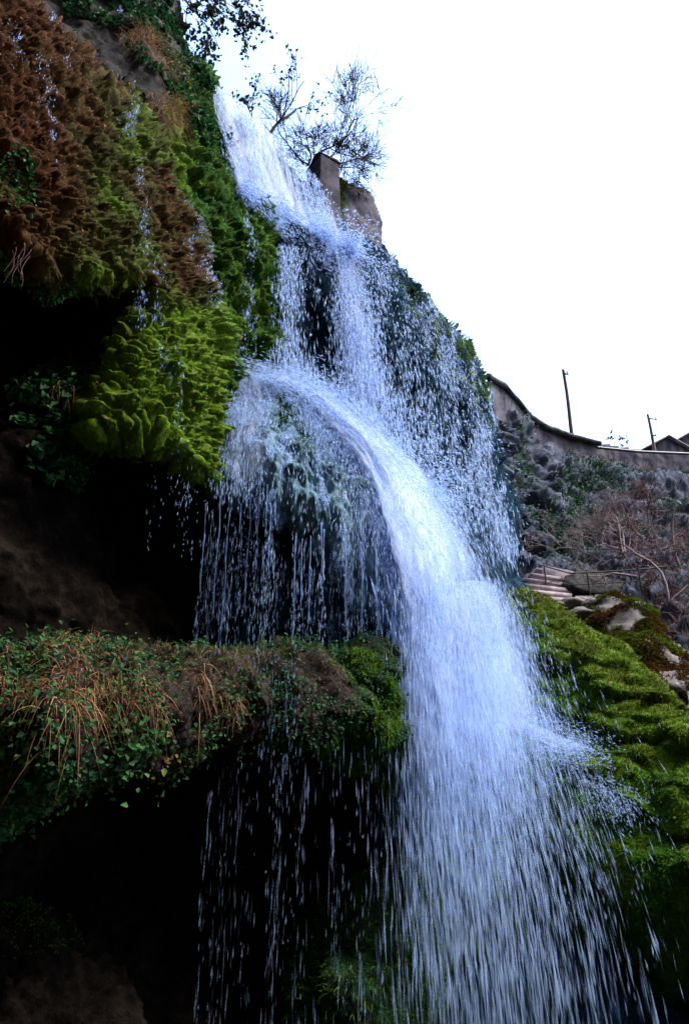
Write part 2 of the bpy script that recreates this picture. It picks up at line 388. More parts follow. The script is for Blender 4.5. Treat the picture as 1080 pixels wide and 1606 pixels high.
M['ivy'] = m_leaf('ivy_leaf', [(0, (0.005, 0.030, 0.014)), (0.5, (0.014, 0.065, 0.018)), (0.85, (0.045, 0.11, 0.018)), (1, (0.12, 0.10, 0.02))], 0.25, 0.7)
M['straw'] = m_leaf('dry_grass', [(0, (0.08, 0.035, 0.014)), (0.5, (0.19, 0.09, 0.04)), (1, (0.34, 0.20, 0.10))], 0.3, 0.8)
M['litter'] = m_leaf('leaf_litter', [(0, (0.012, 0.008, 0.006)), (0.6, (0.05, 0.028, 0.016)), (1, (0.10, 0.06, 0.035))], 0.2, 0.8)
M['grass'] = m_leaf('green_grass', [(0, (0.02, 0.06, 0.012)), (0.6, (0.06, 0.12, 0.02)), (1, (0.20, 0.16, 0.05))], 0.3, 0.6)
M['bark'] = m_plain('dark_bark', (0.03, 0.022, 0.02), (0.07, 0.055, 0.05), 20)
M['palebark'] = m_plain('pale_bark', (0.16, 0.12, 0.12), (0.30, 0.24, 0.23), 20)
M['twig'] = m_plain('reddish_twigs', (0.09, 0.05, 0.05), (0.17, 0.10, 0.10), 6)
M['tleaf'] = m_leaf('tree_leaf', [(0, (0.012, 0.018, 0.012)), (1, (0.03, 0.04, 0.02))], 0.25, 0.5)
M['concrete'] = m_plain('old_concrete', (0.026, 0.023, 0.032), (0.085, 0.074, 0.095), 1.6, 0.85)
M['stonewall'] = m_plain('stone_wall', (0.035, 0.033, 0.045), (0.125, 0.112, 0.135), 1.6, 0.9, 0.05, (1, 1, 0.3))
M['coping'] = m_plain('dark_coping', (0.025, 0.024, 0.026), (0.10, 0.09, 0.09), 2)
M['wood'] = m_plain('pole_wood', (0.10, 0.06, 0.04), (0.2, 0.13, 0.09), 6, 0.8, 0.2, (1, 1, 0.1))
M['metal'] = m_plain('dark_metal', (0.015, 0.015, 0.018), (0.04, 0.04, 0.045), 10, 0.5, 0.5)
M['steps'] = m_plain('pale_steps', (0.22, 0.18, 0.19), (0.42, 0.36, 0.37), 2.5, 0.8)
M['drop'] = m_drop('water_drops'); M['thread'] = m_drop('water_threads', (0.38, 0.58, 0.90))
M['sheet'] = m_sheet('water_sheet'); M['sheet_dense'] = m_sheet('water_sheet_dense', 7.0, 0.55, 0.34, 0.66)
M['mist'] = m_sheet('fine_spray', 2.2, 0.4, 0.38, 0.86, amax=0.68)
M['ground'] = m_rock('ground', (0.01, 0.009, 0.007), (0.03, 0.025, 0.018), (0.06, 0.05, 0.035), 0.4, 0.85, 0.2)
tw = NT('pool_water'); bw = tw.bsdf((0.01, 0.03, 0.035), 0.08, 0.5, tw.noise(3, 4, 0.6), 0.4, 0.05); M['pool'] = tw.done(bw)

# ------------------------------------------------------------------ the setting: ground and pool
gx = np.concatenate([np.linspace(-260, -40, 12), np.linspace(-36, 36, 37), np.linspace(40, 260, 12)])
gy = np.concatenate([np.linspace(-260, -60, 10), np.linspace(-55, 45, 51), np.linspace(55, 300, 12)])
GX, GY = np.meshgrid(gx, gy)
GZ = -7.5 + 7.4 * sstep(4.2, 1.5, GY) + 85 * sstep(-3, -34, GY) + 30 * sstep(12, 34, GX) * sstep(6, -4, GY) + 45 * sstep(-9, -24, GX) * sstep(40, 10, GY) + 1.2 * fbm(np.stack([GX / 9, GY / 9, 0 * GX], -1), 4, 3) * sstep(2, 8, np.abs(GY) + np.abs(GX) * 0.3)  # unseen slopes behind and beside the viewpoint are raised to cut sky light
ii = np.arange(GX.size).reshape(GX.shape)
mesh('ground', np.stack([GX, GY, GZ], -1).reshape(-1, 3), np.stack([ii[:-1, :-1], ii[:-1, 1:], ii[1:, 1:], ii[1:, :-1]], -1).reshape(-1, 4), M['ground'], smooth=True)
tag(bpy.data.objects['ground'], 'dark rocky valley floor below the waterfall, with unseen slopes added to block light', 'ground', kind='structure')
px = np.linspace(-14, 16, 31); py = np.linspace(5.2, 26, 22); PX, PY = np.meshgrid(px, py); ii = np.arange(PX.size).reshape(PX.shape)
tag(mesh('water', np.stack([PX, PY, np.full_like(PX, -6.3)], -1).reshape(-1, 3), np.stack([ii[:-1, :-1], ii[:-1, 1:], ii[1:, 1:], ii[1:, :-1]], -1).reshape(-1, 4), M['pool']), 'dark pool at the foot of the waterfall', 'water', kind='structure')

# ------------------------------------------------------------------ rock masses
def d_rock(amp=0.35, sc=1.0, seed=1, streak=0.0):
    def f(X, N, U, V):
        h = amp * (0.65 * fbm(X * 0.55 * sc, 5, seed) + 0.5 * ridged(X * 1.3 * sc, 4, seed + 20)) + 0.10 * amp * fbm(X * 6 * sc, 3, seed + 7)
        if streak: h = h + streak * ridged(X * np.array([3.2, 3.2, 0.45]), 3, seed + 40)
        return h
    return f
def d_moss(size=0.34, amp=0.16, seed=3, mask=None, rock=0.25, lip=0.55):
    """overlapping moss cushions: rounded on top, cut under below"""
    def f(X, N, U, V):
        Q = X + 0.10 * np.stack([fbm(X * 2.1, 3, seed + 1), fbm(X * 2.1 + 9, 3, seed + 2), fbm(X * 2.1 + 5, 3, seed + 3)], -1)
        sz = np.array([1 / size, 1 / size, 1.25 / size])
        f1, f2, c = worley(Q * sz, seed, 2.3, 0.85)
        g1, g2, c2 = worley(Q * sz * 2.1, seed + 50, 1.9, 0.85)
        dome = np.sqrt(np.clip(1 - (f1 / 0.82) ** 2, 0, 1)) * (0.35 + 0.95 * c)
        dome2 = np.sqrt(np.clip(1 - (g1 / 0.82) ** 2, 0, 1)) * (0.4 + 0.8 * c2)
        m = 1.0 if mask is None else mask(U, V, X)
        base = rock * (fbm(X * 0.8, 4, seed + 9))
        h = base + amp * m * (dome + 0.42 * dome2) + 0.015 * fbm(X * 14, 2, seed + 4)
        return h, amp * lip * m * (dome + 0.3 * dome2)
    return f
def moss_fuzz(name, R, tint, n, length, width, seed, parent, mask=None, down=0.5):
    p, nr, u, v, vi = scatter(R, n, mask, seed); g = np.random.default_rng(seed)
    d = nr + 0.45 * g.normal(size=p.shape) + np.array([0, 0, 0.25])
    V, F, r = blades(p - nr * 0.008, d, length * g.uniform(0.5, 1.3, n), width * g.uniform(0.7, 1.3, n), down, 2, seed)
    o = mesh(name, V, F, M['mossleaf'], parent, {'tint': (np.asarray(tint)[vi] + 0.16 * g.normal(size=n))[r]})
    return o

# --- back of the gorge: cave walls and the rock behind the falls
R = relief([(-420, -200), (262, -200), (292, 95), (332, 150), (420, 232), (520, 332), (555, 400), (640, 455), (700, 525), (752, 610), (790, 690), (806, 780), (815, 900), (870, 960), (1000, 1250), (1250, 1750), (-420, 1750)],
    [(-420, -200, 7), (-420, 500, 9), (-420, 1000, 8.5), (-420, 1700, 7.5), (0, -150, 11), (60, 60, 11.5), (260, -150, 14), (290, 95, 15.5), (400, 220, 17.2), (520, 340, 20.3), (640, 460, 25), (740, 600, 30.5), (790, 700, 33),
     (60, 500, 12.5), (110, 530, 12.6), (200, 500, 12.4), (150, 590, 9.9), (90, 650, 9.5), (60, 730, 9.6), (20, 660, 9.6), (200, 700, 12.5), (120, 790, 11.6), (260, 600, 13), (90, 900, 10.2), (250, 850, 13.5), (330, 700, 14.5), (420, 900, 13.5), (540, 880, 13.3), (480, 1000, 12.6), (360, 900, 13.6), (600, 1000, 13.6), (450, 600, 16.5), (600, 650, 20), (700, 800, 22), (800, 850, 26),
     (700, 1000, 18), (0, 1400, 9.5), (200, 1400, 11.5), (400, 1350, 13), (600, 1300, 13.5), (600, 1600, 12.5), (300, 1650, 11), (900, 1200, 17), (1200, 1700, 11)],
    4.0, d_rock(0.55, 0.9, 11), 14, (40, 1.5), 8, 11)
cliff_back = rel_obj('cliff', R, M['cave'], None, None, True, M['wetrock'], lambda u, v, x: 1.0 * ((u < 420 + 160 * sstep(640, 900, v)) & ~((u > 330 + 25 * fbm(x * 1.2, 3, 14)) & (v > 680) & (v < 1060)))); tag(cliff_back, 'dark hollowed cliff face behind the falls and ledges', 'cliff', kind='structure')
RB = R

# --- upper left cliff beside the curtain, dark with moss shelves
R = relief([(40, -200), (266, -200), (284, 40), (290, 80), (318, 108), (336, 160), (352, 215), (368, 262), (372, 290), (396, 298), (416, 334), (433, 390), (442, 460), (442, 545), (405, 592), (355, 650), (300, 640), (260, 420), (170, 240), (40, 120)],
    [(40, -180, 11), (60, 60, 10.8), (180, 60, 11.6), (262, -150, 13.2), (280, 60, 13.6), (232, 90, 12.0), (330, 160, 15.0), (300, 180, 13.6), (368, 262, 15.8), (400, 310, 15.6), (440, 460, 15.4), (430, 550, 14.8), (320, 330, 13.6), (290, 350, 13.3), (375, 420, 14.4), (360, 600, 13.6), (250, 250, 12.6), (120, 100, 11.2)],
    2.6, lambda X, N, U, V: d_scallop(0.40, 0.30, 23, lambda u, v, x: sstep(235, 300, u) * sstep(60, 120, v), 0.5)(X, N, U, V), 5, (26, 1.0), 6, 23)
tint = 0.02 + 0.12 * fbm(R.base * 0.9, 3, 5) + 0.25 * sstep(330, 250, R.u) * sstep(60, 140, R.v) * 1.0
tm = NT('shaded_moss_cliff')
up_cliff = rel_obj('mossy_cliff', R, M['moss'], {'tint': tint}, None, True, M['rock'], lambda u, v, x: sstep(225, 300, u + 0.25 * (v - 150)) * sstep(40, 130, v) + 0.5 * fbm(x * 1.3, 4, 29) - 0.05); tag(up_cliff, 'dark green moss shelves on the cliff just left of the top curtain', 'cliff')
RU = R
moss_fuzz('moss_shoots', R, tint, 60000, 0.065, 0.016, 24, None, lambda u, v, x: sstep(235, 300, u) * sstep(60, 120, v))
tag(bpy.data.objects['moss_shoots'], 'fine dark green moss shoots left of the top curtain', 'moss', kind='stuff')

# --- near moss wall, upper left, with its green tongue
R = relief([(-420, -200), (20, -60), (62, 10), (96, 48), (128, 96), (160, 132), (196, 148), (225, 185), (246, 226), (266, 268), (290, 305), (308, 360), (330, 440), (346, 520), (354, 600), (350, 660), (334, 748), (300, 742), (262, 700), (212, 680), (140, 678), (146, 630), (168, 580), (196, 530), (222, 486), (222, 448), (180, 438), (130, 444), (104, 432), (62, 424), (24, 380), (-10, 352), (-420, 300)],
    [(-420, -200, 5.0), (-420, 300, 5.0), (0, 0, 7.2), (0, 340, 6.6), (80, 40, 8.6), (100, 250, 7.9), (100, 420, 8.0), (196, 160, 10.4), (200, 430, 9.4), (150, 300, 8.8), (270, 300, 11.8), (260, 420, 10.8), (320, 450, 12.2), (345, 600, 12.4), (330, 740, 11.7), (230, 560, 10.2), (220, 650, 9.9), (160, 660, 9.5), (280, 560, 10.7), (300, 700, 11.2)],
    2.2, d_scallop(0.25, 0.235, 31, None, 0.45), 6, (26, 0.8), 7, 31)
nz = fbm(R.base * 0.8, 4, 8)
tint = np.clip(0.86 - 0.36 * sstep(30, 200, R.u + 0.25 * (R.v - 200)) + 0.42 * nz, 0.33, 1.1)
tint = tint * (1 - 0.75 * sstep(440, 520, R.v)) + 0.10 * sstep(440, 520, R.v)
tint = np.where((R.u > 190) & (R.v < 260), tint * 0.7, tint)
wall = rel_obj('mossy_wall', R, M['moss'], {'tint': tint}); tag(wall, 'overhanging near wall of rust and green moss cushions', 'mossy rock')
RW, TW = R, tint
moss_fuzz('moss_shoots', R, tint, 150000, 0.055, 0.011, 32, None, None, 1.0)
tag(bpy.data.objects['moss_shoots.001'], 'fine rust and green moss shoots covering the overhanging near wall', 'moss', kind='stuff')

# --- second tier: streaming dark rock dome
R = relief([(366, 296), (420, 330), (490, 380), (540, 384), (592, 388), (612, 410), (640, 436), (690, 486), (714, 518), (736, 552), (758, 594), (766, 640), (784, 690), (792, 770), (760, 800), (690, 790), (600, 720), (520, 660), (460, 620), (430, 590), (424, 540), (430, 470), (424, 400)],
    [(380, 306, 15.9), (450, 350, 17.2), (540, 390, 19.4), (590, 392, 21.0), (640, 440, 23), (710, 512, 25.8), (758, 600, 29), (784, 700, 29), (780, 780, 26), (480, 470, 16.6), (480, 540, 16.3), (560, 480, 17.2), (620, 500, 18.6), (600, 600, 17.6), (680, 580, 20.8), (700, 700, 21.5), (740, 660, 24.5), (740, 780, 23), (520, 640, 15.4), (440, 580, 15.2), (620, 720, 17.5)],
    3.0, lambda X, N, U, V: d_rock(0.55, 0.5, 41, 0.0)(X, N, U, V) + 0.45 * fbm(X * np.array([2.0, 2.0, 0.3]), 4, 43) + 0.12 * fbm(X * np.array([7, 7, 1.2]), 3, 44) + 0.16 * fbm(X * np.array([0.8, 0.8, 2.6]), 3, 46), 6, (36, 2.0), 7, 41)
dome = rel_obj('rock_dome', R, M['wetrock']); tag(dome, 'rounded dark wet rock the water streams over below the top curtain', 'rock')
RD = R
mk = lambda u, v, x: sstep(610, 640, u) * (poly_dist(u, v, [(600, 392), (690, 486), (714, 518), (758, 594), (766, 660)][:]) < 16) * (fbm(x * 1.2, 3, 77) > -0.1)
p, nr, u, v, vi = scatter(R, 2600, mk, 5); g = RNG
V_, F_, r_ = blades(p, nr + 0.5 * g.normal(size=p.shape), 0.22 * g.uniform(0.5, 1.3, len(p)), 0.05, 0.6, 2, 6)
tag(mesh('moss', V_, F_, M['mossleaf'], None, {'tint': (0.12 + 0.1 * g.random(len(p)))[r_]}), 'thin green moss along the skyline edge of the rock dome', 'moss', kind='stuff')

# --- third tier: blue grey tufa with hanging fringe
fr = [(345, 606), (374, 574), (430, 580), (490, 626), (540, 680), (572, 712), (594, 780), (614, 860), (634, 950), (620, 992), (606, 985), (590, 1000), (572, 960), (556, 985), (538, 930), (526, 900), (500, 872), (486, 830), (470, 846), (452, 808), (436, 834), (420, 790), (404, 812), (388, 784), (366, 806), (346, 776), (330, 792), (318, 764), (336, 700), (346, 650)]
def d_tufa(X, N, U, V):
    h = 0.30 * fbm(X * 0.7, 4, 51) + 0.42 * sstep(640, 740, V) * fbm(X * np.array([3.2, 3.2, 0.3]), 4, 52) + 0.16 * sstep(640, 740, V) * fbm(X * np.array([9.5, 9.5, 0.8]), 3, 56) + 0.10 * fbm(X * 4.3, 5, 53)
    f1, f2, c = worley(X * np.array([2.6, 2.6, 2.2]), 54, 1.7, 0.9)
    return h + 0.12 * np.sqrt(np.clip(1 - f1 ** 2, 0, 1)) * sstep(720, 650, V), 0.0 * c
R = relief(fr, [(376, 578, 14.2), (440, 590, 14.6), (500, 640, 14.6), (560, 712, 14.2), (345, 640, 13.2), (400, 660, 13.0), (330, 760, 12.3), (450, 690, 12.6), (450, 760, 11.9), (540, 740, 12.5), (590, 800, 13.0), (610, 870, 12.9), (630, 950, 12.8), (600, 940, 12.4), (480, 830, 12.1), (380, 790, 12.2), (560, 860, 12.3), (560, 960, 12.5), (590, 990, 12.6)],
    2.4, d_tufa, 1.6, (20, 0.7), 5, 51)
tufa = rel_obj('tufa_shelf', R, M['tufa']); tag(tufa, 'blue grey tufa shelf with a hanging fringe beside the bright chute', 'rock')
RT = R
pt, nrt, ut, vt, vit = scatter(R, 9000, lambda u, v, x: sstep(720, 660, v) * (fbm(x * 1.7, 3, 58) > 0.05) * 1.0, 59)
V_, F_, r_ = blades(pt, nrt + 0.5 * RNG.normal(size=pt.shape), 0.10 * RNG.uniform(0.5, 1.3, len(pt)), 0.025, 0.8, 2, 60)
tag(mesh('moss', V_, F_, M['mossleaf'], None, {'tint': (-0.05 + 0.1 * RNG.random(len(pt)))[r_]}), 'dark wet moss patches on the tufa shelf', 'moss', kind='stuff')

# --- grassy ledge across the caves
led = [(-420, 1000), (-60, 1022), (0, 1026), (100, 1032), (250, 1036), (400, 1040), (470, 1032), (540, 1042), (580, 1006), (604, 1016), (612, 1080), (620, 1190), (560, 1176), (500, 1156), (430, 1150), (342, 1152), (300, 1186), (240, 1208), (180, 1198), (120, 1218), (60, 1256), (0, 1288), (-420, 1420)]
def d_ledge(X, N, U, V):
    m = sstep(480, 540, U)
    hm, dm = d_moss(0.42, 0.30, 63, None, 0.4)(X, N, U, V); h = d_rock(0.45, 1.3, 61)(X, N, U, V) + 0.10 * fbm(X * 4.5, 4, 62) + 0.07 * ridged(X * 7, 3, 64)
    return h * (1 - m) + hm * m, dm * m
R = relief(led, [(-420, 970, 5.5), (-420, 1400, 5), (0, 998, 7.4), (0, 1280, 6.6), (60, 1120, 6.3), (150, 1080, 6.7), (150, 1190, 6.9), (250, 1012, 8.6), (250, 1100, 7.5), (250, 1190, 8.0), (400, 1018, 10), (400, 1080, 9.0), (400, 1140, 9.4), (500, 1080, 10.3), (560, 1030, 11.4), (600, 1020, 11.8), (600, 1120, 11.4), (560, 1160, 11.2)],
    3.0, d_ledge, 5, (30, 0.9), 9, 61)
ledge = rel_obj('rock_ledge', R, M['earth'], {'tint': 0.02 + 0.15 * fbm(R.base, 3, 66)}, None, True, M['dimmoss'], lambda u, v, x: 1.1 - sstep(440, 560, u) + 0.5 * fbm(x * 1.2, 4, 67)); tag(ledge, 'overgrown rock ledge jutting out between the two black caves', 'ledge', kind='structure')
RL = R

# --- right mossy mound under the lower cascade
md = [(796, 946), (826, 938), (856, 950), (886, 968), (930, 992), (968, 1016), (1004, 1052), (1036, 1096), (1084, 1152), (1260, 1300), (1260, 1760), (600, 1760), (636, 1500), (640, 1380), (700, 1200), (740, 1050), (776, 966)]
def d_mound(X, N, U, V):
    h1, dr = d_moss(0.34, 0.10, 71, None, 0.5)(X, N, U, V)
    t = 0.8 * X[..., 0] - 0.6 * X[..., 2]; w = 0.62 * X[..., 0] + 0.78 * X[..., 2]; q = np.stack([t * 0.55, w * 0.5, X[..., 1] * 0.3], -1)
    out = 0; drp = dr
    for per, amp, sd in ((1.25, 0.42, 73), (0.55, 0.16, 76)):
        ww = w / per + 0.9 * fbm(q * 1.4 + sd, 4, sd) + 0.35 * fbm(q * 5, 2, sd + 1); s_ = ww - np.floor(ww)
        k = amp * (0.35 + 0.9 * np.clip(0.5 + fbm(q * 1.8 + 5, 2, sd + 2), 0, 1)); prof = np.sqrt(np.clip(1 - s_, 0, 1)) * sstep(0.0, 0.09, s_)
        out = out + k * prof; drp = drp + 0.5 * k * prof
    return h1 + out, drp
R = relief(md, [(820, 942, 18.5), (886, 968, 16.8), (1000, 1050, 14.2), (1084, 1152, 12.4), (1250, 1310, 10), (1250, 1750, 11), (1080, 1300, 11), (960, 1180, 13), (960, 1300, 12), (860, 1050, 16), (800, 1050, 16.6), (740, 1080, 17), (860, 1160, 14.6), (800, 1200, 14.6), (700, 1400, 13), (850, 1400, 13.2), (1000, 1420, 11.6), (1000, 1520, 13), (1090, 1420, 10.8), (800, 1600, 13), (650, 1700, 12.5), (1100, 1650, 12.5)],
    3.0, d_mound, 6, (26, 1.1), 7, 71)
nz = fbm(R.base * 0.6, 4, 12)
tint = np.clip(0.16 + 0.13 * nz + 0.12 * fbm(R.base * 2.5, 3, 13) - 0.12 * sstep(1150, 1400, R.v) + 0.18 * sstep(40, 0, poly_dist(R.u, R.v, md[1:10])), -0.1, 0.5)
mound = rel_obj('mossy_mound', R, M['moss'], {'tint': tint}); tag(mound, 'bright green mossy slope to the right of the lower cascade', 'mossy rock')
RM, TM = R, tint
moss_fuzz('moss_shoots', R, tint + 0.05, 110000, 0.095, 0.018, 72, None, lambda u, v, x: sstep(720, 860, u) * sstep(1606, 1300, v) + 0.2)
tag(bpy.data.objects['moss_shoots.002'], 'fine bright green moss shoots on the slope right of the cascade', 'moss', kind='stuff')

# --- lower boulders, part of their gloom put into dark moss and rock colours
R = relief([(430, 1760), (426, 1580), (440, 1500), (470, 1452), (530, 1420), (592, 1376), (640, 1330), (690, 1400), (720, 1760)], [(440, 1560, 12), (520, 1430, 12), (640, 1350, 12.6), (560, 1560, 10.8), (680, 1600, 11.4), (560, 1750, 10)], 3.5, lambda X, N, U, V: 0.5 * fbm(X * 1.1, 5, 81) + 0.14 * fbm(X * 5, 4, 82), 3, (50, 1.2), 8, 81)
tint = -0.02 + 0.10 * fbm(R.base, 3, 6)
tag(rel_obj('mossy_boulder', R, M['dimmoss'], {'tint': tint}), 'dim mossy boulder at the bottom left of the lower cascade', 'boulder')
moss_fuzz('moss_shoots', R, 0 * R.u + 0.0, 9000, 0.10, 0.025, 85, None)
tag(bpy.data.objects['moss_shoots.003'], 'dim green moss shoots on the boulder at the foot of the cascade', 'moss', kind='stuff')
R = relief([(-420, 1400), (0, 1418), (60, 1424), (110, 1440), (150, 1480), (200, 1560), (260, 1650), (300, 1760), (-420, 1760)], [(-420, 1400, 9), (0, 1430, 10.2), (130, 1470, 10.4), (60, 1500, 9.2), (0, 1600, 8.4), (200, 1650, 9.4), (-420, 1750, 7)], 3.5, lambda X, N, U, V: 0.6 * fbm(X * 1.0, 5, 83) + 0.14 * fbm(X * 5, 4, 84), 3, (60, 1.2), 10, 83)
tag(rel_obj('mossy_boulder', R, M['cave']), 'shade-toned mossy boulder deep in the lower left cave', 'boulder')
moss_fuzz('moss_shoots', R, 0 * R.u - 0.05, 2600, 0.07, 0.014, 86, None, lambda u, v, x: np.exp(-((u - 50) / 60) ** 2 - ((v - 1455) / 34) ** 2) * sstep(-0.2, 0.3, fbm(x * 2.5, 3, 87)))
tag(bpy.data.objects['moss_shoots.004'], 'dim moss shoots on the boulder in the lower left cave', 'moss', kind='stuff')

# ------------------------------------------------------------------ far side: hillside, dam wall, bastion, pillar
R = relief([(764, 640), (800, 650), (840, 700), (900, 725), (1000, 735), (1080, 742), (1280, 748), (1280, 1420), (1000, 1200), (860, 1020), (790, 960), (776, 800)],
    [(764, 640, 33), (800, 660, 34), (850, 720, 36), (1000, 740, 39), (1250, 750, 41), (830, 800, 32), (900, 800, 34), (900, 880, 31.5), (830, 900, 30), (1000, 830, 33), (1000, 900, 29), (870, 950, 27.5), (1080, 900, 27), (1080, 950, 22.5), (1080, 1080, 17), (1250, 1100, 15), (1250, 1400, 12), (1000, 1150, 17)],
    2.6, lambda X, N, U, V: d_rock(1.1, 0.45, 91, 0.12)(X, N, U, V) + 0.55 * worley(X * np.array([0.7, 0.7, 1.1]) + 0.3 * np.stack([fbm(X, 3, 92)] * 3, -1), 93)[2] + 0.25 * worley(X * 1.9, 94)[2] + 0.22 * fbm(X * np.array([0.6, 0.6, 3.0]), 4, 89) + 0.10 * fbm(X * 4, 3, 88) - 0.40 - 0.25 * sstep(770, 700, V) * sstep(840, 900, U), 8, (20, 1.2), 5, 91)
hill = rel_obj('hillside', R, M['hill']); tag(hill, 'rough grey blue slope below the dam wall', 'hillside', kind='structure')
RH = R
wt = [(764, 590), (790, 606), (810, 628), (830, 654), (860, 673), (900, 686), (940, 695), (1000, 706), (1080, 711), (1280, 717)]
wy = [32, 33.4, 34.6, 35.8, 36.8, 37.8, 38.6, 39.6, 40.6, 42.5]
R = relief(wt + [(1280, 800), (1080, 770), (1020, 762), (985, 768), (940, 752), (900, 744), (860, 732), (835, 712), (800, 668), (772, 656)],
    [(u, v, y) for (u, v), y in zip(wt, wy)] + [(u, v + 50, y - 0.35) for (u, v), y in zip(wt, wy)], 2.6, lambda X, N, U, V: 0.10 * fbm(X * 1.5, 4, 95) + 0.03 * fbm(X * 8, 2, 96), 1.2, (2, 0.05), 1.5, 95)
dam = rel_obj('retaining_wall', R, M['stonewall']); tag(dam, 'curving pale stone retaining wall along the skyline right of the falls', 'wall')
cp = np.array([P(u, v, y - 0.15) for (u, v), y in zip(wt[:7], wy[:7])]); T = Tubes()
tt = np.linspace(0, 6, 60); cl = np.stack([np.interp(tt, np.arange(7), cp[:, k]) for k in range(3)], 1); cl[:, 2] += 0.06 * fbm(cl * 0.7, 3, 8)
T.add(cl, 0.19 + 0.06 * fbm(cl * 0.5, 3, 3), 7)
T.obj('coping', M['coping'], dam)
T = Tubes(); q = np.array([P(936, 702, 38.0), P(1000, 708.5, 38.8), P(1080, 712, 39.8), P(1260, 721, 41.5)]); t2 = np.linspace(0, 3, 30)
T.add(np.stack([np.interp(t2, np.arange(4), q[:, k]) for k in range(3)], 1), 0.09, 6)
tag(T.obj('pipe', M['metal']), 'thin dark pipe running along the top of the pale stone wall', 'pipe')

R = relief([(500, 262), (514, 262), (528, 282), (538, 296), (552, 294), (574, 303), (590, 326), (597, 352), (599, 398), (560, 408), (528, 400), (512, 340)],
    [(504, 266, 20.1), (508, 290, 20.2), (540, 300, 20.6), (596, 350, 22.4), (560, 350, 20.8), (525, 380, 20.0), (580, 395, 21.2)], 1.6,
    lambda X, N, U, V: 0.16 * fbm(X * 1.3, 5, 97) + 0.12 * sstep(318, 309, V - 0.12 * (U - 550)) + 0.05 * ridged(X * np.array([2.0, 2.0, 0.5]), 3, 98), 3.5, (9, 0.7), 2, 97)
bast = rel_obj('stone_bastion', R, M['concrete']); tag(bast, 'rounded stone bastion on the skyline right of the top curtain', 'bastion')
p, nr, u, v, vi = scatter(R, 1800, lambda u, v, x: 1.0 * (u < 541) * (v > 285) * sstep(548, 520, u), 98)
V_, F_, r_ = blades(p, nr + 0.4 * RNG.normal(size=p.shape), 0.18, 0.05, 0.8, 2, 98)
mesh('moss', V_, F_, M['mossleaf'], bast, {'tint': (0.22 + 0.15 * RNG.random(len(p)))[r_]})
c0 = P(506, 300, 19.6)
m_ = MB().box(c0 + np.array([0, 0.3, -0.6]), (0.95, 1.1, 4.2), 0.55, 0.9, 0.03).box(c0 + np.array([0.0, 0.3, 1.62]), (0.98, 1.12, 0.2), 0.55, 0.8, 0.03)
pil = m_.obj('concrete_pillar', M['concrete']); tag(pil, 'square weathered concrete pillar at the right end of the lip', 'pillar')
bv = pil.modifiers.new('bevel', 'BEVEL'); bv.width = 0.04; bv.segments = 2

# ------------------------------------------------------------------ poles and far houses
def pole(name, u0, v0, u1, v1, Y, r, label, arms):
    b = P(u1, v1 + 10, Y); ztop = P(u0, v0, Y)[2]; e = empty(name, b, label, 'pole', 'poles on the skyline')
    zs = np.linspace(b[2] - 0.8, ztop, 9); T = Tubes(); T.add(np.stack([b[0] + 0.03 * np.sin(zs), np.full(9, b[1]), zs], 1), np.linspace(r * 1.15, r * 0.8, 9), 8)
    T.obj('shaft', M['wood'], e)
    for dz, L in arms:
        z = ztop - dz
        MB().box((b[0] + L * 0.3, b[1] - r - 0.04, z), (L, 0.09, 0.10), 0.25).obj('crossarm', M['wood'], e)
        for sx in (-0.1, 0.6): Tubes().add(np.array([[b[0] + L * sx, b[1] - r - 0.04, z + 0.05], [b[0] + L * sx, b[1] - r - 0.04, z + 0.16], [b[0] + L * sx, b[1] - r - 0.04, z + 0.22]]), [0.03, 0.05, 0.02], 6).obj('insulator', M['coping'], e)
    return e
pole('utility_pole', 882, 580, 899, 690, 41, 0.125, 'tall bare wooden pole rising behind the stone wall', [(0.45, 0.34)])
pole('utility_pole', 1016, 650, 1025, 696, 58, 0.14, 'shorter far pole with a crossarm beside the gabled house', [(0.6, 1.0), (2.4, 0.5)])
def house(u, v, Y, hw, rise, dep, rz, label):
    c = P(u, v, Y); e = empty('house', (c[0], c[1], c[2] - 4), label, 'house', 'houses beyond the wall'); cz, sz = math.cos(rz), math.sin(rz)
    def w(x, y, z): return (c[0] + x * cz - y * sz, c[1] + x * sz + y * cz, c[2] + z)
    z0 = -rise
    V = [w(-hw, 0, -7), w(hw, 0, -7), w(hw, 0, z0), w(0, 0, -0.12), w(-hw, 0, z0), w(-hw, dep, -7), w(hw, dep, -7), w(hw, dep, z0), w(0, dep, -0.12), w(-hw, dep, z0)]
    mesh('wall', V, [np.array([(0, 1, 2, 4), (5, 9, 7, 6), (1, 6, 7, 2), (0, 4, 9, 5)]), np.array([(4, 2, 3), (9, 8, 7)])], M['stonewall'], e)
    for s in (-1, 1):
        a = 0.35
        q = [w(0, -0.3, 0), w(s * (hw + a), -0.3, z0 - a * rise / hw), w(s * (hw + a), dep + 0.3, z0 - a * rise / hw), w(0, dep + 0.3, 0)]
        q2 = [(x, y, z + 0.14) for x, y, z in q]
        mesh('roof', q + q2, [np.array([(0, 3, 2, 1), (4, 5, 6, 7), (0, 1, 5, 4), (1, 2, 6, 5), (2, 3, 7, 6), (3, 0, 4, 7)])], M['steps'], e)
    mesh('window', [w(-0.5, -0.04, -3.4), w(0.5, -0.04, -3.4), w(0.5, -0.04, -2.4), w(-0.5, -0.04, -2.4)], [np.array([(0, 1, 2, 3)])], M['metal'], e)
    return e
house(1045, 685, 62, 3.4, 2.0, 9, 0.15, 'pale gabled house roof just behind the far pole')
house(1092, 672, 66, 4.2, 2.6, 9, 0.1, 'second pale gable cut by the right picture edge')

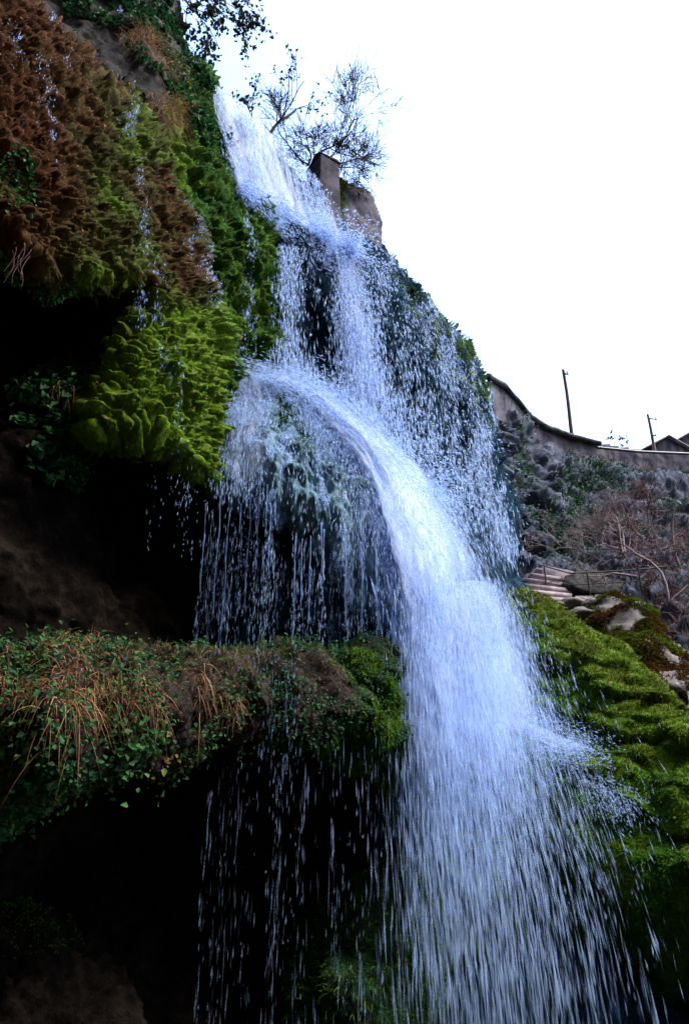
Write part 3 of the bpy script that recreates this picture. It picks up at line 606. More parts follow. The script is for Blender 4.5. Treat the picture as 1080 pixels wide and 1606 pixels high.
# ------------------------------------------------------------------ steps, railing, boulders on the right
st = empty('staircase', P(840, 935, 25), 'pale worn steps beside the falls behind the green slope', 'steps')
for k in range(6):
    a = P(792 + 9 * k, 937 - 8.0 * k, 24.6 + 0.45 * k); b = P(893 - 1 * k, 946 - 8.0 * k, 24.6 + 0.45 * k)
    MB().bar(a, b, 0.62, 0.2).obj('step', M['steps'], st)
MB().bar(P(848, 912, 26.8), P(893, 921, 26.2), 0.5, 1.25).obj('parapet', M['steps'], st)
rl = empty('railing', P(925, 936, 24), 'thin dark metal railing above the orange mossed boulder', 'railing')
T = Tubes(); T.add(np.array([P(846, 886, 26), P(893, 899, 25), P(925, 898, 24.6), P(1005, 893, 24), P(1046, 888, 23.8)]), 0.028, 6); T.obj('rail', M['metal'], rl)
T = Tubes(); T.add(np.array([P(846, 908, 26), P(893, 917, 25), P(925, 916, 24.6), P(1005, 911, 24), P(1046, 906, 23.8)]), 0.016, 6); T.obj('rail', M['metal'], rl)
for (u, v0, v1, Y) in ((858, 887, 938, 25.6), (925, 894, 938, 24.6), (1006, 890, 930, 24.0)):
    T = Tubes(); a, b = P(u, v1, Y), P(u, v0, Y); b[0] = a[0]; T.add(np.array([a, (a + b) / 2, b]), 0.03, 6); T.obj('post', M['metal'], rl)
R = relief([(868, 948), (900, 936), (934, 932), (968, 933), (992, 944), (1012, 962), (1048, 1000), (1078, 1024), (1084, 1060), (1074, 1084), (1040, 1088), (1012, 1062), (968, 1018), (930, 990), (890, 966)],
    [(872, 950, 20), (930, 936, 19.5), (990, 946, 18.4), (1080, 1050, 14.6), (960, 980, 17.0), (1030, 1030, 15.2), (1040, 1080, 14.4), (940, 990, 17.6)], 2.2, d_moss(0.42, 0.16, 101, lambda u, v, x: sstep(-0.2, 0.25, fbm(x * 1.1, 3, 102)) * sstep(900, 960, u), 0.5), 3, (14, 0.7), 5, 101)
tb = np.clip(0.6 + 0.55 * fbm(R.base * 1.0, 3, 103), 0.1, 1)
bl = rel_obj('mossy_boulder', R, M['boulder'], {'tint': tb}); tag(bl, 'large pale boulder with yellow and orange moss at the right edge', 'boulder')
p, nr, u, v, vi = scatter(R, 26000, lambda u, v, x: sstep(-0.25, 0.15, fbm(x * 1.1, 3, 102)) * sstep(895, 960, u) * sstep(1086, 1050, v), 104)
V_, F_, r_ = blades(p, nr + 0.5 * RNG.normal(size=p.shape) + np.array([0, 0, .3]), 0.11 * RNG.uniform(0.5, 1.3, len(p)), 0.03, 0.5, 2, 104)
mo = mesh('moss', V_, F_, M['mossleaf'], bl, {'tint': (tb[vi] + 0.12 * RNG.normal(size=len(p)))[r_]}); mo['kind'] = 'stuff'
R = relief([(1018, 1070), (1050, 1084), (1090, 1088), (1280, 1090), (1280, 1300), (1090, 1160), (1050, 1110)], [(1020, 1075, 16.5), (1090, 1100, 15), (1280, 1100, 13), (1100, 1150, 13.4), (1270, 1290, 11)], 3, d_rock(0.4, 1, 107), 3, (18, 0.6), 5, 107)
tag(rel_obj('boulder', R, M['boulder']), 'brown boulder in shade under the mossy boulder at the right edge', 'boulder')
R = relief([(884, 926), (886, 906), (904, 897), (930, 899), (956, 908), (978, 914), (972, 934), (930, 936)], [(890, 910, 25.5), (970, 918, 25), (930, 930, 24.8), (930, 905, 25.6)], 2.2, d_rock(0.25, 1.5, 109), 2, (12, 0.5), 3, 109)
tag(rel_obj('boulder', R, M['rock']), 'low dark boulder behind the railing next to the pale steps', 'boulder')
for k, (u, v, Y, s, lb) in enumerate([(893, 952, 19.6, 0.42, 'flat pale grey stone left of the orange moss'), (910, 962, 18.8, 0.30, 'small whitish stone lying lowest below the flat pale one'), (930, 948, 19.0, 0.26, 'little grey stone tucked under the orange moss')]):
    g = np.random.default_rng(300 + k); q = P(u, v, Y)
    n1, n2 = 20, 12; th, ph = np.meshgrid(np.linspace(0, 2 * math.pi, n1, endpoint=False), np.linspace(0.05, math.pi - 0.05, n2)); d = np.stack([np.sin(ph) * np.cos(th), np.sin(ph) * np.sin(th), np.cos(ph)], -1)
    V = q + d * np.array([1.3, 1, 0.6]) * s * (1 + 0.4 * fbm(d * 1.6 + k * 7, 3, 111))[..., None]
    ii = np.arange(n1 * n2).reshape(n2, n1); jj = np.roll(ii, -1, 1)
    tag(mesh('stone', V.reshape(-1, 3), np.stack([ii[:-1], jj[:-1], jj[1:], ii[1:]], -1).reshape(-1, 4), M['boulder']), lb, 'stone', 'pale stones by the boulder')

# ------------------------------------------------------------------ water
def catmull(c, n):
    c = np.asarray(c, float); m = len(c); e = np.concatenate([[2 * c[0] - c[1]], c, [2 * c[-1] - c[-2]]])
    t = np.linspace(0, m - 1 - 1e-6, 200); i = t.astype(int); f = (t - i)[:, None]; a, b, d, g = e[i], e[i + 1], e[i + 2], e[i + 3]
    q = 0.5 * ((2 * b) + (-a + d) * f + (2 * a - 5 * b + 4 * d - g) * f ** 2 + (-a + 3 * b - 3 * d + g) * f ** 3)
    L = np.concatenate([[0], np.cumsum(np.linalg.norm(np.diff(q, axis=0), axis=1))]); x = np.linspace(0, L[-1], n)
    return np.stack([np.interp(x, L, q[:, k]) for k in range(3)], 1), L[-1]
class Patch:
    def __init__(s, cols, n=40):
        C = [catmull(P(*np.array(c, float).T), n) for c in cols]; s.C = np.array([c[0] for c in C]); s.len = np.mean([c[1] for c in C])
        s.wid = np.mean(np.linalg.norm(np.diff(s.C, axis=0), axis=2).sum(0)); s.K, s.n = len(cols), n
    def at(s, a, b):
        x = np.clip(a, 0, 1) * (s.K - 1); y = np.clip(b, 0, 1) * (s.n - 1); i = np.minimum(x.astype(int), s.K - 2); j = np.minimum(y.astype(int), s.n - 2)
        f, g = (x - i)[..., None], (y - j)[..., None]; C = s.C
        return C[i, j] * (1 - f) * (1 - g) + C[i + 1, j] * f * (1 - g) + C[i, j + 1] * (1 - f) * g + C[i + 1, j + 1] * f * g
    def dir(s, a, b):
        return unit(s.at(a, np.minimum(b + 0.03, 1)) - s.at(a, np.maximum(b - 0.03, 0)))
def sheet(name, pt, afun, mat, parent, off=0.0, wob=0.08, seed=0, ns=60, nt=110, rib=0.0, edge=0.22):
    a, b = np.meshgrid(np.linspace(0, 1, ns), np.linspace(0, 1, nt)); X = pt.at(a, b); to = unit(CAM - X)
    q = np.stack([a * pt.wid * 1.3, b * pt.len * 0.35, 0 * a + seed], -1)
    X = X + to * (off + wob * fbm(q, 4, seed))[..., None]
    if rib: X = X + to * (rib * ridged(np.stack([a * pt.wid * 3.2, b * pt.len * 0.3, 0 * a + seed], -1), 3, seed + 1))[..., None]
    cr = unit(pt.at(np.minimum(a + 0.05, 1), b) - pt.at(np.maximum(a - 0.05, 0), b)); X = X + cr * (edge * fbm(np.stack([a * 2, b * pt.len * 1.1, 0 * a + seed], -1), 4, seed + 8))[..., None]
    ii = np.arange(a.size).reshape(a.shape)
    return mesh(name, X.reshape(-1, 3), np.stack([ii[:-1, :-1], ii[:-1, 1:], ii[1:, 1:], ii[1:, :-1]], -1).reshape(-1, 4), mat, parent, {'a': afun(a, b).ravel()}, True, np.stack([a * pt.wid + seed * 3.1, b * pt.len], -1).reshape(-1, 2))
def spray(name, pt, n, dens, length, width, parent, spread=0.15, off=0.1, seed=0, alpha=(0.5, 1.0), jit=0.08, clump=(2.2, 0.5), cut=0.35, mat='drop', fall=0.0):
    """broken water falling along the patch, gathered in strands"""
    g = np.random.default_rng(seed); a = g.random(n); b = g.random(n)
    w = dens(a, b); st = 0.5 + 0.5 * fbm(np.stack([a * pt.wid * clump[0], b * pt.len * clump[1], 0 * a + seed * 1.7], -1), 4, seed + 3) * 1.6
    keep = g.random(len(a)) < w * sstep(cut, cut + 0.35, st); a, b = a[keep][:n], b[keep][:n]
    X = pt.at(a, b); D = pt.dir(a, b); to = unit(CAM - X); m = len(a)
    X = X + to * off + g.normal(size=(m, 3)) * (spread * (0.35 + 1.3 * b))[:, None] * np.array([1, 1, 0.6])
    D = D + jit * g.normal(size=(m, 3))
    L = (length(a, b) if callable(length) else length) * np.minimum(g.gamma(4, 0.25, m), 1.9); W = (width(a, b) if callable(width) else width) * np.minimum(g.gamma(5, 0.2, m), 1.7)
    V, F, r = drops(X, D, L, W)
    o = mesh(name, V, F, M[mat], parent, {'a': av(g.uniform(alpha[0], alpha[1], m) * (1 - fall * b))}); o['kind'] = 'stuff'; return o
def burst(name, u, v, Y, n, R, parent, seed, up=0.6, length=0.12, width=0.035, squash=(1, 1, 1)):
    g = np.random.default_rng(seed); d = unit(g.normal(size=(n, 3)) + np.array([0, -0.3, up])); X = P(u, v, Y) + d * np.array(squash) * np.minimum(R * g.gamma(2.0, 0.35, n), 1.7 * R)[:, None]
    V, F, r = drops(X, 0.6 * d + np.array([0.25, 0, -0.8]), length * g.gamma(4, 0.25, n), width * g.gamma(4, 0.25, n))
    o = mesh(name, V, F, M['drop'], parent, {'a': av(g.uniform(0.3, 0.9, n))}); o['kind'] = 'stuff'; return o
def bump1(x, c, w): return np.exp(-((x - c) / w) ** 2)

# top curtain over the lip
pc = Patch([[(325, 120, 14.6), (338, 165, 14.8), (352, 215, 15.1), (366, 262, 15.3), (376, 294, 15.3)], [(375, 166, 15.6), (390, 230, 15.7), (402, 280, 15.9), (412, 315, 16.0)], [(424, 208, 16.6), (438, 270, 16.7), (450, 318, 16.8), (462, 352, 17.0)],
            [(474, 258, 17.7), (488, 310, 17.9), (500, 350, 18.1), (512, 388, 18.3)], [(519, 303, 18.9), (527, 340, 19.0), (534, 370, 19.1), (541, 396, 19.1)]])
wf = empty('waterfall', P(460, 350, 17), 'white water curtain dropping from the top lip beside the concrete pillar', 'waterfall', 'tiers of the waterfall')
sheet('water_sheet', pc, lambda a, b: 0.60 + 0.22 * b - 0.46 * sstep(0.35, 0.85, a) * (1 - 0.5 * b) - 0.25 * sstep(0.1, 0, a), M['sheet_dense'], wf, 0.0, 0.10, 1, rib=0.06)
sheet('water_sheet', pc, lambda a, b: 0.48 + 0.25 * b - 0.2 * sstep(0.4, 0.9, a), M['sheet'], wf, 0.25, 0.15, 2)
spray('droplets', pc, 12000, lambda a, b: 0.4 + 0.6 * b, 0.22, 0.024, wf, 0.12, 0.3, 3, (0.3, 0.8))
# runoff along the foot of the curtain
pr = Patch([[(384, 284, 15.3), (440, 322, 16.5), (500, 364, 17.8), (560, 398, 18.6)], [(378, 296, 15.0), (430, 340, 16.2), (490, 382, 17.4), (552, 416, 18.2)], [(372, 306, 14.9), (424, 356, 16.0), (476, 402, 17.0), (540, 436, 17.8)]])
sheet('runoff', pr, lambda a, b: 0.9 - 0.5 * np.abs(a - 0.45) * 2, M['sheet_dense'], wf, 0.15, 0.12, 4, 30, 60)
spray('droplets', pr, 7000, lambda a, b: 0.4 + 0.6 * bump1(a, 0.45, 0.3), 0.16, 0.035, wf, 0.22, 0.3, 5, cut=0.2)
burst('splash', 545, 408, 18.0, 3500, 0.9, wf, 6, 0.9)
burst('splash', 500, 385, 17.2, 2500, 0.8, wf, 7, 0.7)

# second tier: broken water down the dome
p2 = Patch([[(432, 384, 15.5), (434, 470, 15.1), (442, 590, 14.6)], [(482, 392, 16.4), (476, 490, 15.4), (480, 620, 14.8)], [(530, 398, 17.6), (542, 500, 16.0), (556, 668, 14.7)], [(580, 398, 19.0), (602, 500, 16.9), (626, 690, 14.9)],
            [(622, 424, 20.6), (656, 550, 18.0), (690, 770, 16.2)], [(690, 496, 24.0), (718, 620, 20.8), (742, 820, 18.2)], [(748, 590, 27.4), (770, 690, 24.0), (806, 890, 19.5)]])
def dens2(a, b):
    u = a * 6
    return np.clip(0.95 * bump1(u, 2.25, 0.55) + 0.42 * bump1(u, 0.35, 0.45) * (1 - 0.3 * b) + 0.16 * bump1(u, 3.3, 0.7) + 0.05 + 0.55 * bump1(u, 5.75, 0.28) * sstep(0.1, 0.4, b) + 0.30 * bump1(u, 4.8, 0.22) - 0.35 * bump1(u, 1.2, 0.28) * sstep(0.05, 0.2, b) * sstep(0.85, 0.6, b) + 0.3 * sstep(0.75, 1, b), 0, 1)
w2 = empty('waterfall', P(560, 560, 17), 'broken middle fall scattering over the dark rock dome', 'waterfall', 'tiers of the waterfall')
spray('droplets', p2, 58000, dens2, lambda a, b: 0.20 + 0.14 * b + 0.10 * sstep(0.55, 0.8, a), 0.019, w2, 0.16, 0.25, 11, (0.3, 0.95), 0.04, clump=(2.2, 0.3), cut=0.32)
spray('droplets', p2, 5000, dens2, 0.28, 0.042, w2, 0.25, 0.35, 12, (0.25, 0.7), cut=0.35)
sheet('water_sheet', p2, lambda a, b: np.clip(dens2(a, b), 0, 1) * 0.60, M['sheet'], w2, 0.05, 0.25, 13, 90, 110)
sheet('water_sheet', p2, lambda a, b: np.clip(dens2(a, b), 0, 1) * 0.50, M['sheet'], w2, 0.45, 0.25, 14, 90, 110)

# bright chute sweeping round the tufa
p3 = Patch([[(376, 586, 13.6), (440, 606, 13.8), (495, 650, 13.9), (545, 698, 13.7), (580, 748, 13.4), (602, 800, 12.8), (620, 870, 12.4), (634, 960, 12.2), (640, 1060, 12.0)], [(378, 576, 13.7), (470, 602, 14.2), (540, 652, 14.1), (590, 712, 13.8), (630, 790, 13.3), (660, 880, 12.9), (676, 960, 12.7), (688, 1060, 12.5)],
            [(382, 568, 13.9), (500, 602, 14.6), (580, 668, 14.6), (645, 742, 14.5), (694, 830, 14.2), (722, 920, 13.9), (748, 1060, 13.4)], [(388, 562, 14.1), (520, 606, 14.9), (620, 690, 15.4), (700, 780, 16.0), (755, 870, 16.2), (790, 950, 16.0), (815, 1060, 15.0)]])
def dens3(a, b): return np.clip((1.05 - 0.75 * sstep(0.35, 1.0, a)) * sstep(0, 0.12, b) * (0.75 + 0.25 * sstep(0.2, 0.4, b)), 0, 1)
w3 = empty('waterfall', P(610, 800, 13), 'dense white chute curving down past the tufa shelf', 'waterfall', 'tiers of the waterfall')
sheet('water_sheet', p3, lambda a, b: dens3(a, b) * 0.84 - 0.02 - 0.5 * sstep(0.22, 0, a) - 0.25 * sstep(0.4, 0.1, b) + 0.45 * fbm(np.stack([a * 5, b * 4, 0 * a], -1), 3, 94) - 0.7 * sstep(0.78, 1, b), M['sheet_dense'], w3, 0.0, 0.18, 21, 80, 160, 0.08)
sheet('water_sheet', p3, lambda a, b: dens3(a, b) * 0.74 - 0.02 - 0.5 * sstep(0.22, 0, a) - 0.2 * sstep(0.4, 0.1, b) + 0.45 * fbm(np.stack([a * 5, b * 4, 0 * a + 5], -1), 3, 95) - 0.7 * sstep(0.75, 1, b), M['sheet_dense'], w3, 0.35, 0.20, 22, 80, 160, 0.10)
for k in range(4): sheet('spray_veil', p3, lambda a, b: dens3(a, b) * (1.0 - 0.5 * sstep(0.3, 0.9, a)) - 0.7 * sstep(0.70, 1, b) - 0.3 * sstep(0.10, 0, a) - 0.55 * sstep(0.45, 0.15, b) + 0.5 * fbm(np.stack([a * 4, b * 3, 0 * a + k], -1), 3, 90 + k), M['mist'], w3, 0.15 + 0.2 * k, 0.30, 26 + k, 50, 90, 0.05)
spray('droplets', p3, 12000, lambda a, b: (0.35 + 0.65 * dens3(a, b)) * sstep(0.55, 0.3, b), 0.10, 0.014, w3, 0.75, 0.4, 28, (0.25, 0.9), 0.25, (3, 1.2), 0.2)
spray('droplets', p3, 20000, lambda a, b: dens3(a, b) * 0.8 + 0.2, lambda a, b: 0.14 + 0.16 * b, 0.015, w3, 0.22, 0.5, 23, (0.2, 0.7), clump=(1.8, 0.3), cut=0.15)
spray('droplets', Patch([[(440, 606, 13.7), (450, 640, 13.2), (455, 690, 12.8)], [(500, 652, 13.8), (512, 690, 13.2), (518, 740, 12.7)], [(548, 700, 13.6), (556, 750, 12.9), (562, 820, 12.4)], [(582, 750, 13.2), (592, 820, 12.6), (600, 900, 12.2)], [(604, 800, 12.8), (616, 880, 12.3), (622, 970, 12.0)]]), 9000, lambda a, b: 1 - 0.75 * b, 0.16, 0.012, w3, 0.10, 0.15, 29, (0.2, 0.8), 0.06, (2.4, 0.3), 0.3)
burst('mist_drops', 600, 740, 14.0, 2500, 0.9, w3, 24, 0.5, 0.07, 0.020); burst('mist_drops', 680, 790, 15.2, 3500, 1.3, w3, 25, 0.3, 0.08, 0.022)

# lower cascade
p4 = Patch([[(637, 940, 12.4), (632, 1060, 12.0), (628, 1180, 11.7), (632, 1320, 11.3), (645, 1480, 11.0), (655, 1660, 10.7)], [(680, 920, 12.7), (690, 1080, 12.2), (706, 1240, 11.7), (726, 1420, 11.2), (746, 1660, 10.7)], [(735, 910, 13.7), (757, 1080, 12.9), (788, 1240, 12.1), (818, 1420, 11.4), (848, 1660, 10.8)],
            [(788, 915, 15.5), (828, 1060, 14.4), (874, 1220, 12.8), (932, 1400, 11.6), (985, 1660, 10.6)], [(806, 925, 16.4), (866, 1060, 14.6), (946, 1220, 12.1), (1015, 1400, 10.5), (1085, 1660, 9.5)]])
def dens4(a, b):
    top = (1 - 0.78 * sstep(0.45, 1.0, a + 0.1 * b)) * (1 - 0.82 * sstep(0.25, 0.85, b))
    nn = np.clip(0.40 + 1.2 * (0.5 + 0.9 * fbm(np.stack([a * 3.2, b * 2.4, 0 * a + 2], -1), 3, 99)), 0.2, 1.3)
    return np.clip(nn * top * (0.55 + 0.45 * bump1(a, 0.38, 0.3)) * (1 - 0.45 * sstep(0.1, 0, a) * sstep(0.2, 0.5, b)), 0, 1)
w4 = empty('waterfall', P(760, 1250, 12), 'broad lower cascade streaking down beside the green slope', 'waterfall', 'tiers of the waterfall')
sheet('water_sheet', p4, lambda a, b: dens4(a, b) * 0.84 * (1 - 0.85 * sstep(0.3, 0.8, b)) - 0.4 * sstep(0.3, 0.9, b) - 0.3 * sstep(0.05, 0, b) - 0.25 * sstep(0.05, 0, a), M['sheet_dense'], w4, -0.1, 0.25, 31, 80, 150, 0.1)
sheet('water_sheet', p4, lambda a, b: dens4(a, b) * 0.72 * (1 - 0.75 * sstep(0.3, 0.85, b)) - 0.3 * sstep(0.3, 0.9, b) - 0.3 * sstep(0.05, 0, b), M['sheet'], w4, 0.3, 0.25, 32, 80, 150, 0.1)
spray('droplets', p4, 56000, lambda a, b: (0.10 * (1 - 0.5 * b) + 0.9 * dens4(a, b)) * sstep(1.02, 0.75, a), lambda a, b: 0.32 + 0.16 * b, lambda a, b: 0.010 + 0.006 * b, w4, 0.24, 0.35, 33, (0.15, 0.7), 0.05, (1.7, 0.2), 0.36, fall=0.55)
spray('droplets', p4, 6000, lambda a, b: (0.1 + 0.9 * dens4(a, b)) * sstep(0.15, 0.4, b) * sstep(0.95, 0.75, a), 0.42, 0.026, w4, 0.40, 0.6, 34, (0.1, 0.35), 0.04, (1.1, 0.3), 0.3)
spray('droplets', p4, 6000, lambda a, b: sstep(0.55, 0.8, a) * sstep(1.0, 0.5, b), 0.20, 0.010, w4, 0.5, 0.5, 39, (0.1, 0.5), 0.08, (0.6, 0.4), 0.05)
for k in range(2): sheet('spray_veil', p4, lambda a, b: dens4(a, b) * 0.9 * (1 - 0.8 * sstep(0.25, 0.75, b)) - 0.3 * sstep(0.3, 0.9, b) - 0.6 * sstep(0.08, 0, b) - 0.3 * sstep(0.1, 0, a), M['mist'], w4, 0.1 + 0.3 * k, 0.3, 46 + k, 50, 90, 0.05)
pf = Patch([[(738, 1082, 13.6), (800, 1098, 13.9), (860, 1128, 13.7), (930, 1172, 12.6)], [(730, 1100, 13.3), (796, 1124, 13.6), (858, 1158, 13.3), (926, 1184, 12.3)], [(726, 1128, 13.0), (790, 1158, 13.2), (850, 1184, 12.9), (918, 1194, 12.1)]])
sheet('foam', pf, lambda a, b: 0.62 - 0.6 * np.abs(a - 0.5) * 2 - 0.25 * sstep(0.8, 1, b), M['sheet_dense'], w4, 0.55, 0.12, 35, 40, 60)
pf2 = Patch([[(915, 1205, 12.2), (945, 1215, 11.9), (985, 1262, 11.3)], [(905, 1232, 12.0), (935, 1245, 11.8), (975, 1290, 11.2)]])
spray('droplets', pf, 9000, lambda a, b: 1 - 0.5 * np.abs(a - 0.5) * 2, 0.09, 0.010, w4, 0.16, 0.5, 37, (0.2, 0.7), 0.3, (2, 1), 0.2)
spray('droplets', pf2, 2500, lambda a, b: 0.8 + 0 * a, 0.08, 0.009, w4, 0.14, 0.5, 38, (0.15, 0.5), 0.3, (2, 1), 0.2)
sheet('foam', pf2, lambda a, b: 0.32 - 0.3 * np.abs(a - 0.5) - 0.2 * sstep(0.7, 1, b), M['sheet_dense'], w4, 0.5, 0.12, 36, 20, 30)
T = Tubes(); g = np.random.default_rng(41)
for k in range(16):                                   # ropes of water along the left edge of the cascade
    u = g.uniform(606, 640); v0 = g.uniform(950, 1010); L = g.uniform(1.2, 3.2); a = P(u, v0, 11.9 + 0.3 * g.random()); z = np.linspace(0, L, 26)
    pts = np.stack([a[0] + 0.05 * z + 0.02 * np.sin(z * 5 + k) + 0.04 * fbm(np.stack([z * 1.4, 0 * z + k, 0 * z], -1), 2, 4), a[1] - 0.08 * z, a[2] - z], 1)
    T.add(pts, 0.011 + 0.010 * np.abs(fbm(np.stack([z * 4, 0 * z + k, 0 * z], -1), 2, 5)), 5)
T.a = [np.full(x.shape, 0.9) for x in T.a]
o = mesh('water_ropes', np.concatenate(T.V), np.concatenate(T.F), M['thread'], w4, {'a': np.full(T.n, 0.85)}, True); o['kind'] = 'stuff'

# water creeping over the rock faces and dripping off their lips
def trickle(name, R, line, wpx, n, length, width, parent, seed, off=0.05, noise=0.0, alpha=(0.5, 1)):
    line = np.array(line, float)
    def mk(u, v, x):
        d = np.full(u.shape, 1e9)
        for i in range(len(line) - 1):
            a = line[i]; b = line[i + 1] - a; t = np.clip(((u - a[0]) * b[0] + (v - a[1]) * b[1]) / (b @ b), 0, 1); d = np.minimum(d, np.hypot(u - a[0] - t * b[0], v - a[1] - t * b[1]))
        return np.exp(-(d / wpx) ** 2) * sstep(-0.15, 0.3, fbm(np.stack([u / 9, v / 40, 0 * u + seed], -1), 3, seed)) * (d < 2.5 * wpx)
    p, nr, u, v, vi = scatter(R, n, mk, seed); g = np.random.default_rng(seed); d = np.array([0, 0, -1.0]) + 0.25 * nr + 0.15 * g.normal(size=p.shape)
    V, F, r = drops(p + nr * off + g.normal(size=p.shape) * 0.015, d, length * g.gamma(4, 0.25, n), width * g.gamma(4, 0.25, n))
    o = mesh(name, V, F, M['drop'], parent, {'a': av(g.uniform(0.2, 0.8, n))}); o['kind'] = 'stuff'; return o
wt_ = empty('waterfall', P(300, 350, 11), 'thin white trickles threading down the mossy wall', 'waterfall', 'tiers of the waterfall')
for k, (ln, w, n) in enumerate([([(284, 262), (294, 310), (304, 370), (318, 420), (328, 480)], 11, 900), ([(186, 158), (200, 210), (208, 260), (216, 330), (226, 400), (236, 450)], 8, 700), ([(74, 36), (78, 70), (82, 110)], 8, 260),
                               ([(40, 105), (58, 150), (70, 200), (74, 270)], 7, 320), ([(255, 560), (262, 640), (280, 720)], 8, 200), ([(230, 520), (240, 600)], 6, 90), ([(2, 50), (8, 100)], 8, 90)]):
    trickle('trickle', RW, ln, w, int(n * 1.6), 0.08, 0.013, wt_, 400 + k)
trickle('trickle', RU, [(384, 300), (386, 380), (384, 460), (390, 560)], 8, 700, 0.14, 0.022, wt_, 420); trickle('trickle', RU, [(345, 180), (352, 260)], 18, 160, 0.14, 0.02, wt_, 421)
trickle('trickle', RU, [(196, 0), (194, 60), (190, 120)], 5, 150, 0.12, 0.02, wt_, 422)
w5 = empty('waterfall', P(440, 800, 12), 'streaming film and hanging drips over the blue grey tufa shelf', 'waterfall', 'tiers of the waterfall')
p, nr, u, v, vi = scatter(RT, 9000, lambda u, v, x: sstep(0.0, 0.35, fbm(np.stack([u / 16, v / 70, 0 * u], -1), 4, 61) + 0.25 * bump1(u, 395, 35) + 0.15 * sstep(700, 600, v) - 0.05), 62); g = np.random.default_rng(63)
V_, F_, r_ = drops(p + nr * 0.04 + g.normal(size=p.shape) * 0.03, np.array([0.05, 0, -1.0]) + 0.3 * nr + 0.2 * g.normal(size=p.shape), 0.14 * g.gamma(4, 0.25, len(p)), 0.020 * g.gamma(4, 0.25, len(p)))
o = mesh('trickle', V_, F_, M['drop'], w5, {'a': av(g.uniform(0.2, 0.8, len(p)))}); o['kind'] = 'stuff'
p, nr, u, v, vi = scatter(RD, 9000, lambda u, v, x: sstep(0.05, 0.4, fbm(np.stack([u / 14, v / 80, 0 * u], -1), 4, 65) + 0.2 * sstep(640, 700, u)), 66)
V_, F_, r_ = drops(p + nr * 0.05 + g.normal(size=p.shape) * 0.04, np.array([0.05, 0, -1.0]) + 0.3 * nr + 0.15 * g.normal(size=p.shape), 0.40 * g.gamma(4, 0.25, len(p)), 0.018 * g.gamma(4, 0.25, len(p)))
o = mesh('trickle', V_, F_, M['drop'], w2, {'a': av(g.uniform(0.15, 0.7, len(p)))}); o['kind'] = 'stuff'
pv = Patch([[(352, 600, 13.4), (342, 650, 12.8), (332, 700, 12.3), (326, 770, 11.9)], [(378, 582, 13.8), (380, 640, 12.8), (378, 700, 12.3), (376, 790, 11.7)], [(430, 590, 14.0), (436, 640, 13.1), (440, 700, 12.2), (440, 800, 11.5)], [(490, 636, 14.0), (496, 670, 13.1), (500, 730, 12.1), (500, 830, 11.6)], [(545, 690, 13.7), (552, 730, 12.6), (556, 790, 12.1), (560, 870, 11.8)], [(575, 730, 13.4), (592, 790, 12.7), (604, 860, 12.4), (618, 950, 12.2)]])
sheet('water_film', pv, lambda a, b: 0.27 + 0.32 * bump1(a, 0.22, 0.14) + 0.10 * sstep(0.5, 0, b) + 0.28 * sstep(0.8, 1, a) - 0.24 * bump1(a, 0.55, 0.2) - 0.5 * sstep(0.8, 1, b), M['sheet'], w5, 0.05, 0.15, 51, 70, 80, 0.08)
spray('trickle', pv, 13000, lambda a, b: 0.35 + 0.5 * bump1(a, 0.22, 0.16) + 0.2 * sstep(0.4, 0, b), 0.20, 0.013, w5, 0.10, 0.10, 52, (0.15, 0.7), 0.06, (2.6, 0.25), 0.38)
# hanging threads below the fringe
T = Tubes(); X, D, L, W, A = [], [], [], [], []; g = np.random.default_rng(71)
AL = (0.2, 0.8)
def thread(u, v, Y, Lm, rope, dens, dl=0.13, dw=0.016, side=0.0, ymove=0.0):
    a = P(u, v, Y); k = g.random() * 50
    z = np.linspace(0, rope, max(4, int(rope * 12)))
    if rope > 0.2:
        pts = np.stack([a[0] + side * z + 0.035 * fbm(np.stack([z * 1.3, 0 * z + k, 0 * z], -1), 3, 2), a[1] + 0 * z, a[2] - z], 1)
        T.add(pts, (0.004 + 0.013 * np.clip(0.5 + fbm(np.stack([z * 6, 0 * z + k, 0 * z + 3], -1), 2, 9), 0, 1.2)) * np.linspace(1, 0.55, len(z)), 5)
    n = int(Lm * dens); zz = rope * 0.4 + g.random(n) * (Lm - rope * 0.4)
    for q in zz: X.append((a[0] + side * q + 0.03 * g.normal(), a[1] + 0.05 * g.normal() + ymove * q, a[2] - q)); D.append((0.02 * g.normal(), 0.02 * g.normal(), -1)); L.append(dl * g.gamma(4, 0.25)); W.append(dw * g.gamma(4, 0.25)); A.append(g.uniform(*AL))
for u, v in [(324, 790), (345, 778), (362, 795), (380, 790), (398, 775), (418, 760), (424, 790), (436, 770), (464, 835), (472, 845), (487, 840), (505, 820), (508, 830), (540, 830), (545, 860), (568, 850), (590, 860), (596, 880), (612, 900), (622, 930), (392, 720), (410, 740)]:
    thread(u + g.normal() * 2, v, 11.75 + 0.3 * g.random(), g.uniform(2.4, 4.2), g.uniform(0.5, 2.3), 16)
for k in range(46): thread(g.uniform(320, 612), g.uniform(770, 880), 11.7 + 0.7 * g.random(), g.uniform(1.5, 4.0), 0, g.uniform(8, 22), g.uniform(0.08, 0.22), g.uniform(0.006, 0.013))
for k in range(90): thread(g.uniform(320, 612), g.uniform(780, 900), 11.8 + 0.9 * g.random(), g.uniform(1.2, 3.2), 0, 5.0, 0.15, 0.010)
for k in range(10): thread(g.uniform(212, 258), g.uniform(446, 462), 9.3 + 0.6 * g.random(), g.uniform(0.3, 0.9), 0.0, 14, 0.11, 0.009)
for k in range(16): thread(g.uniform(230, 335), g.uniform(720, 752), 10.8 + 0.5 * g.random(), g.uniform(0.6, 1.6), 0.0, 7, 0.09, 0.010)
o = mesh('hanging_threads', np.concatenate(T.V), np.concatenate(T.F), M['thread'], w5, {'a': np.full(T.n, 0.8)}, True); o['kind'] = 'stuff'
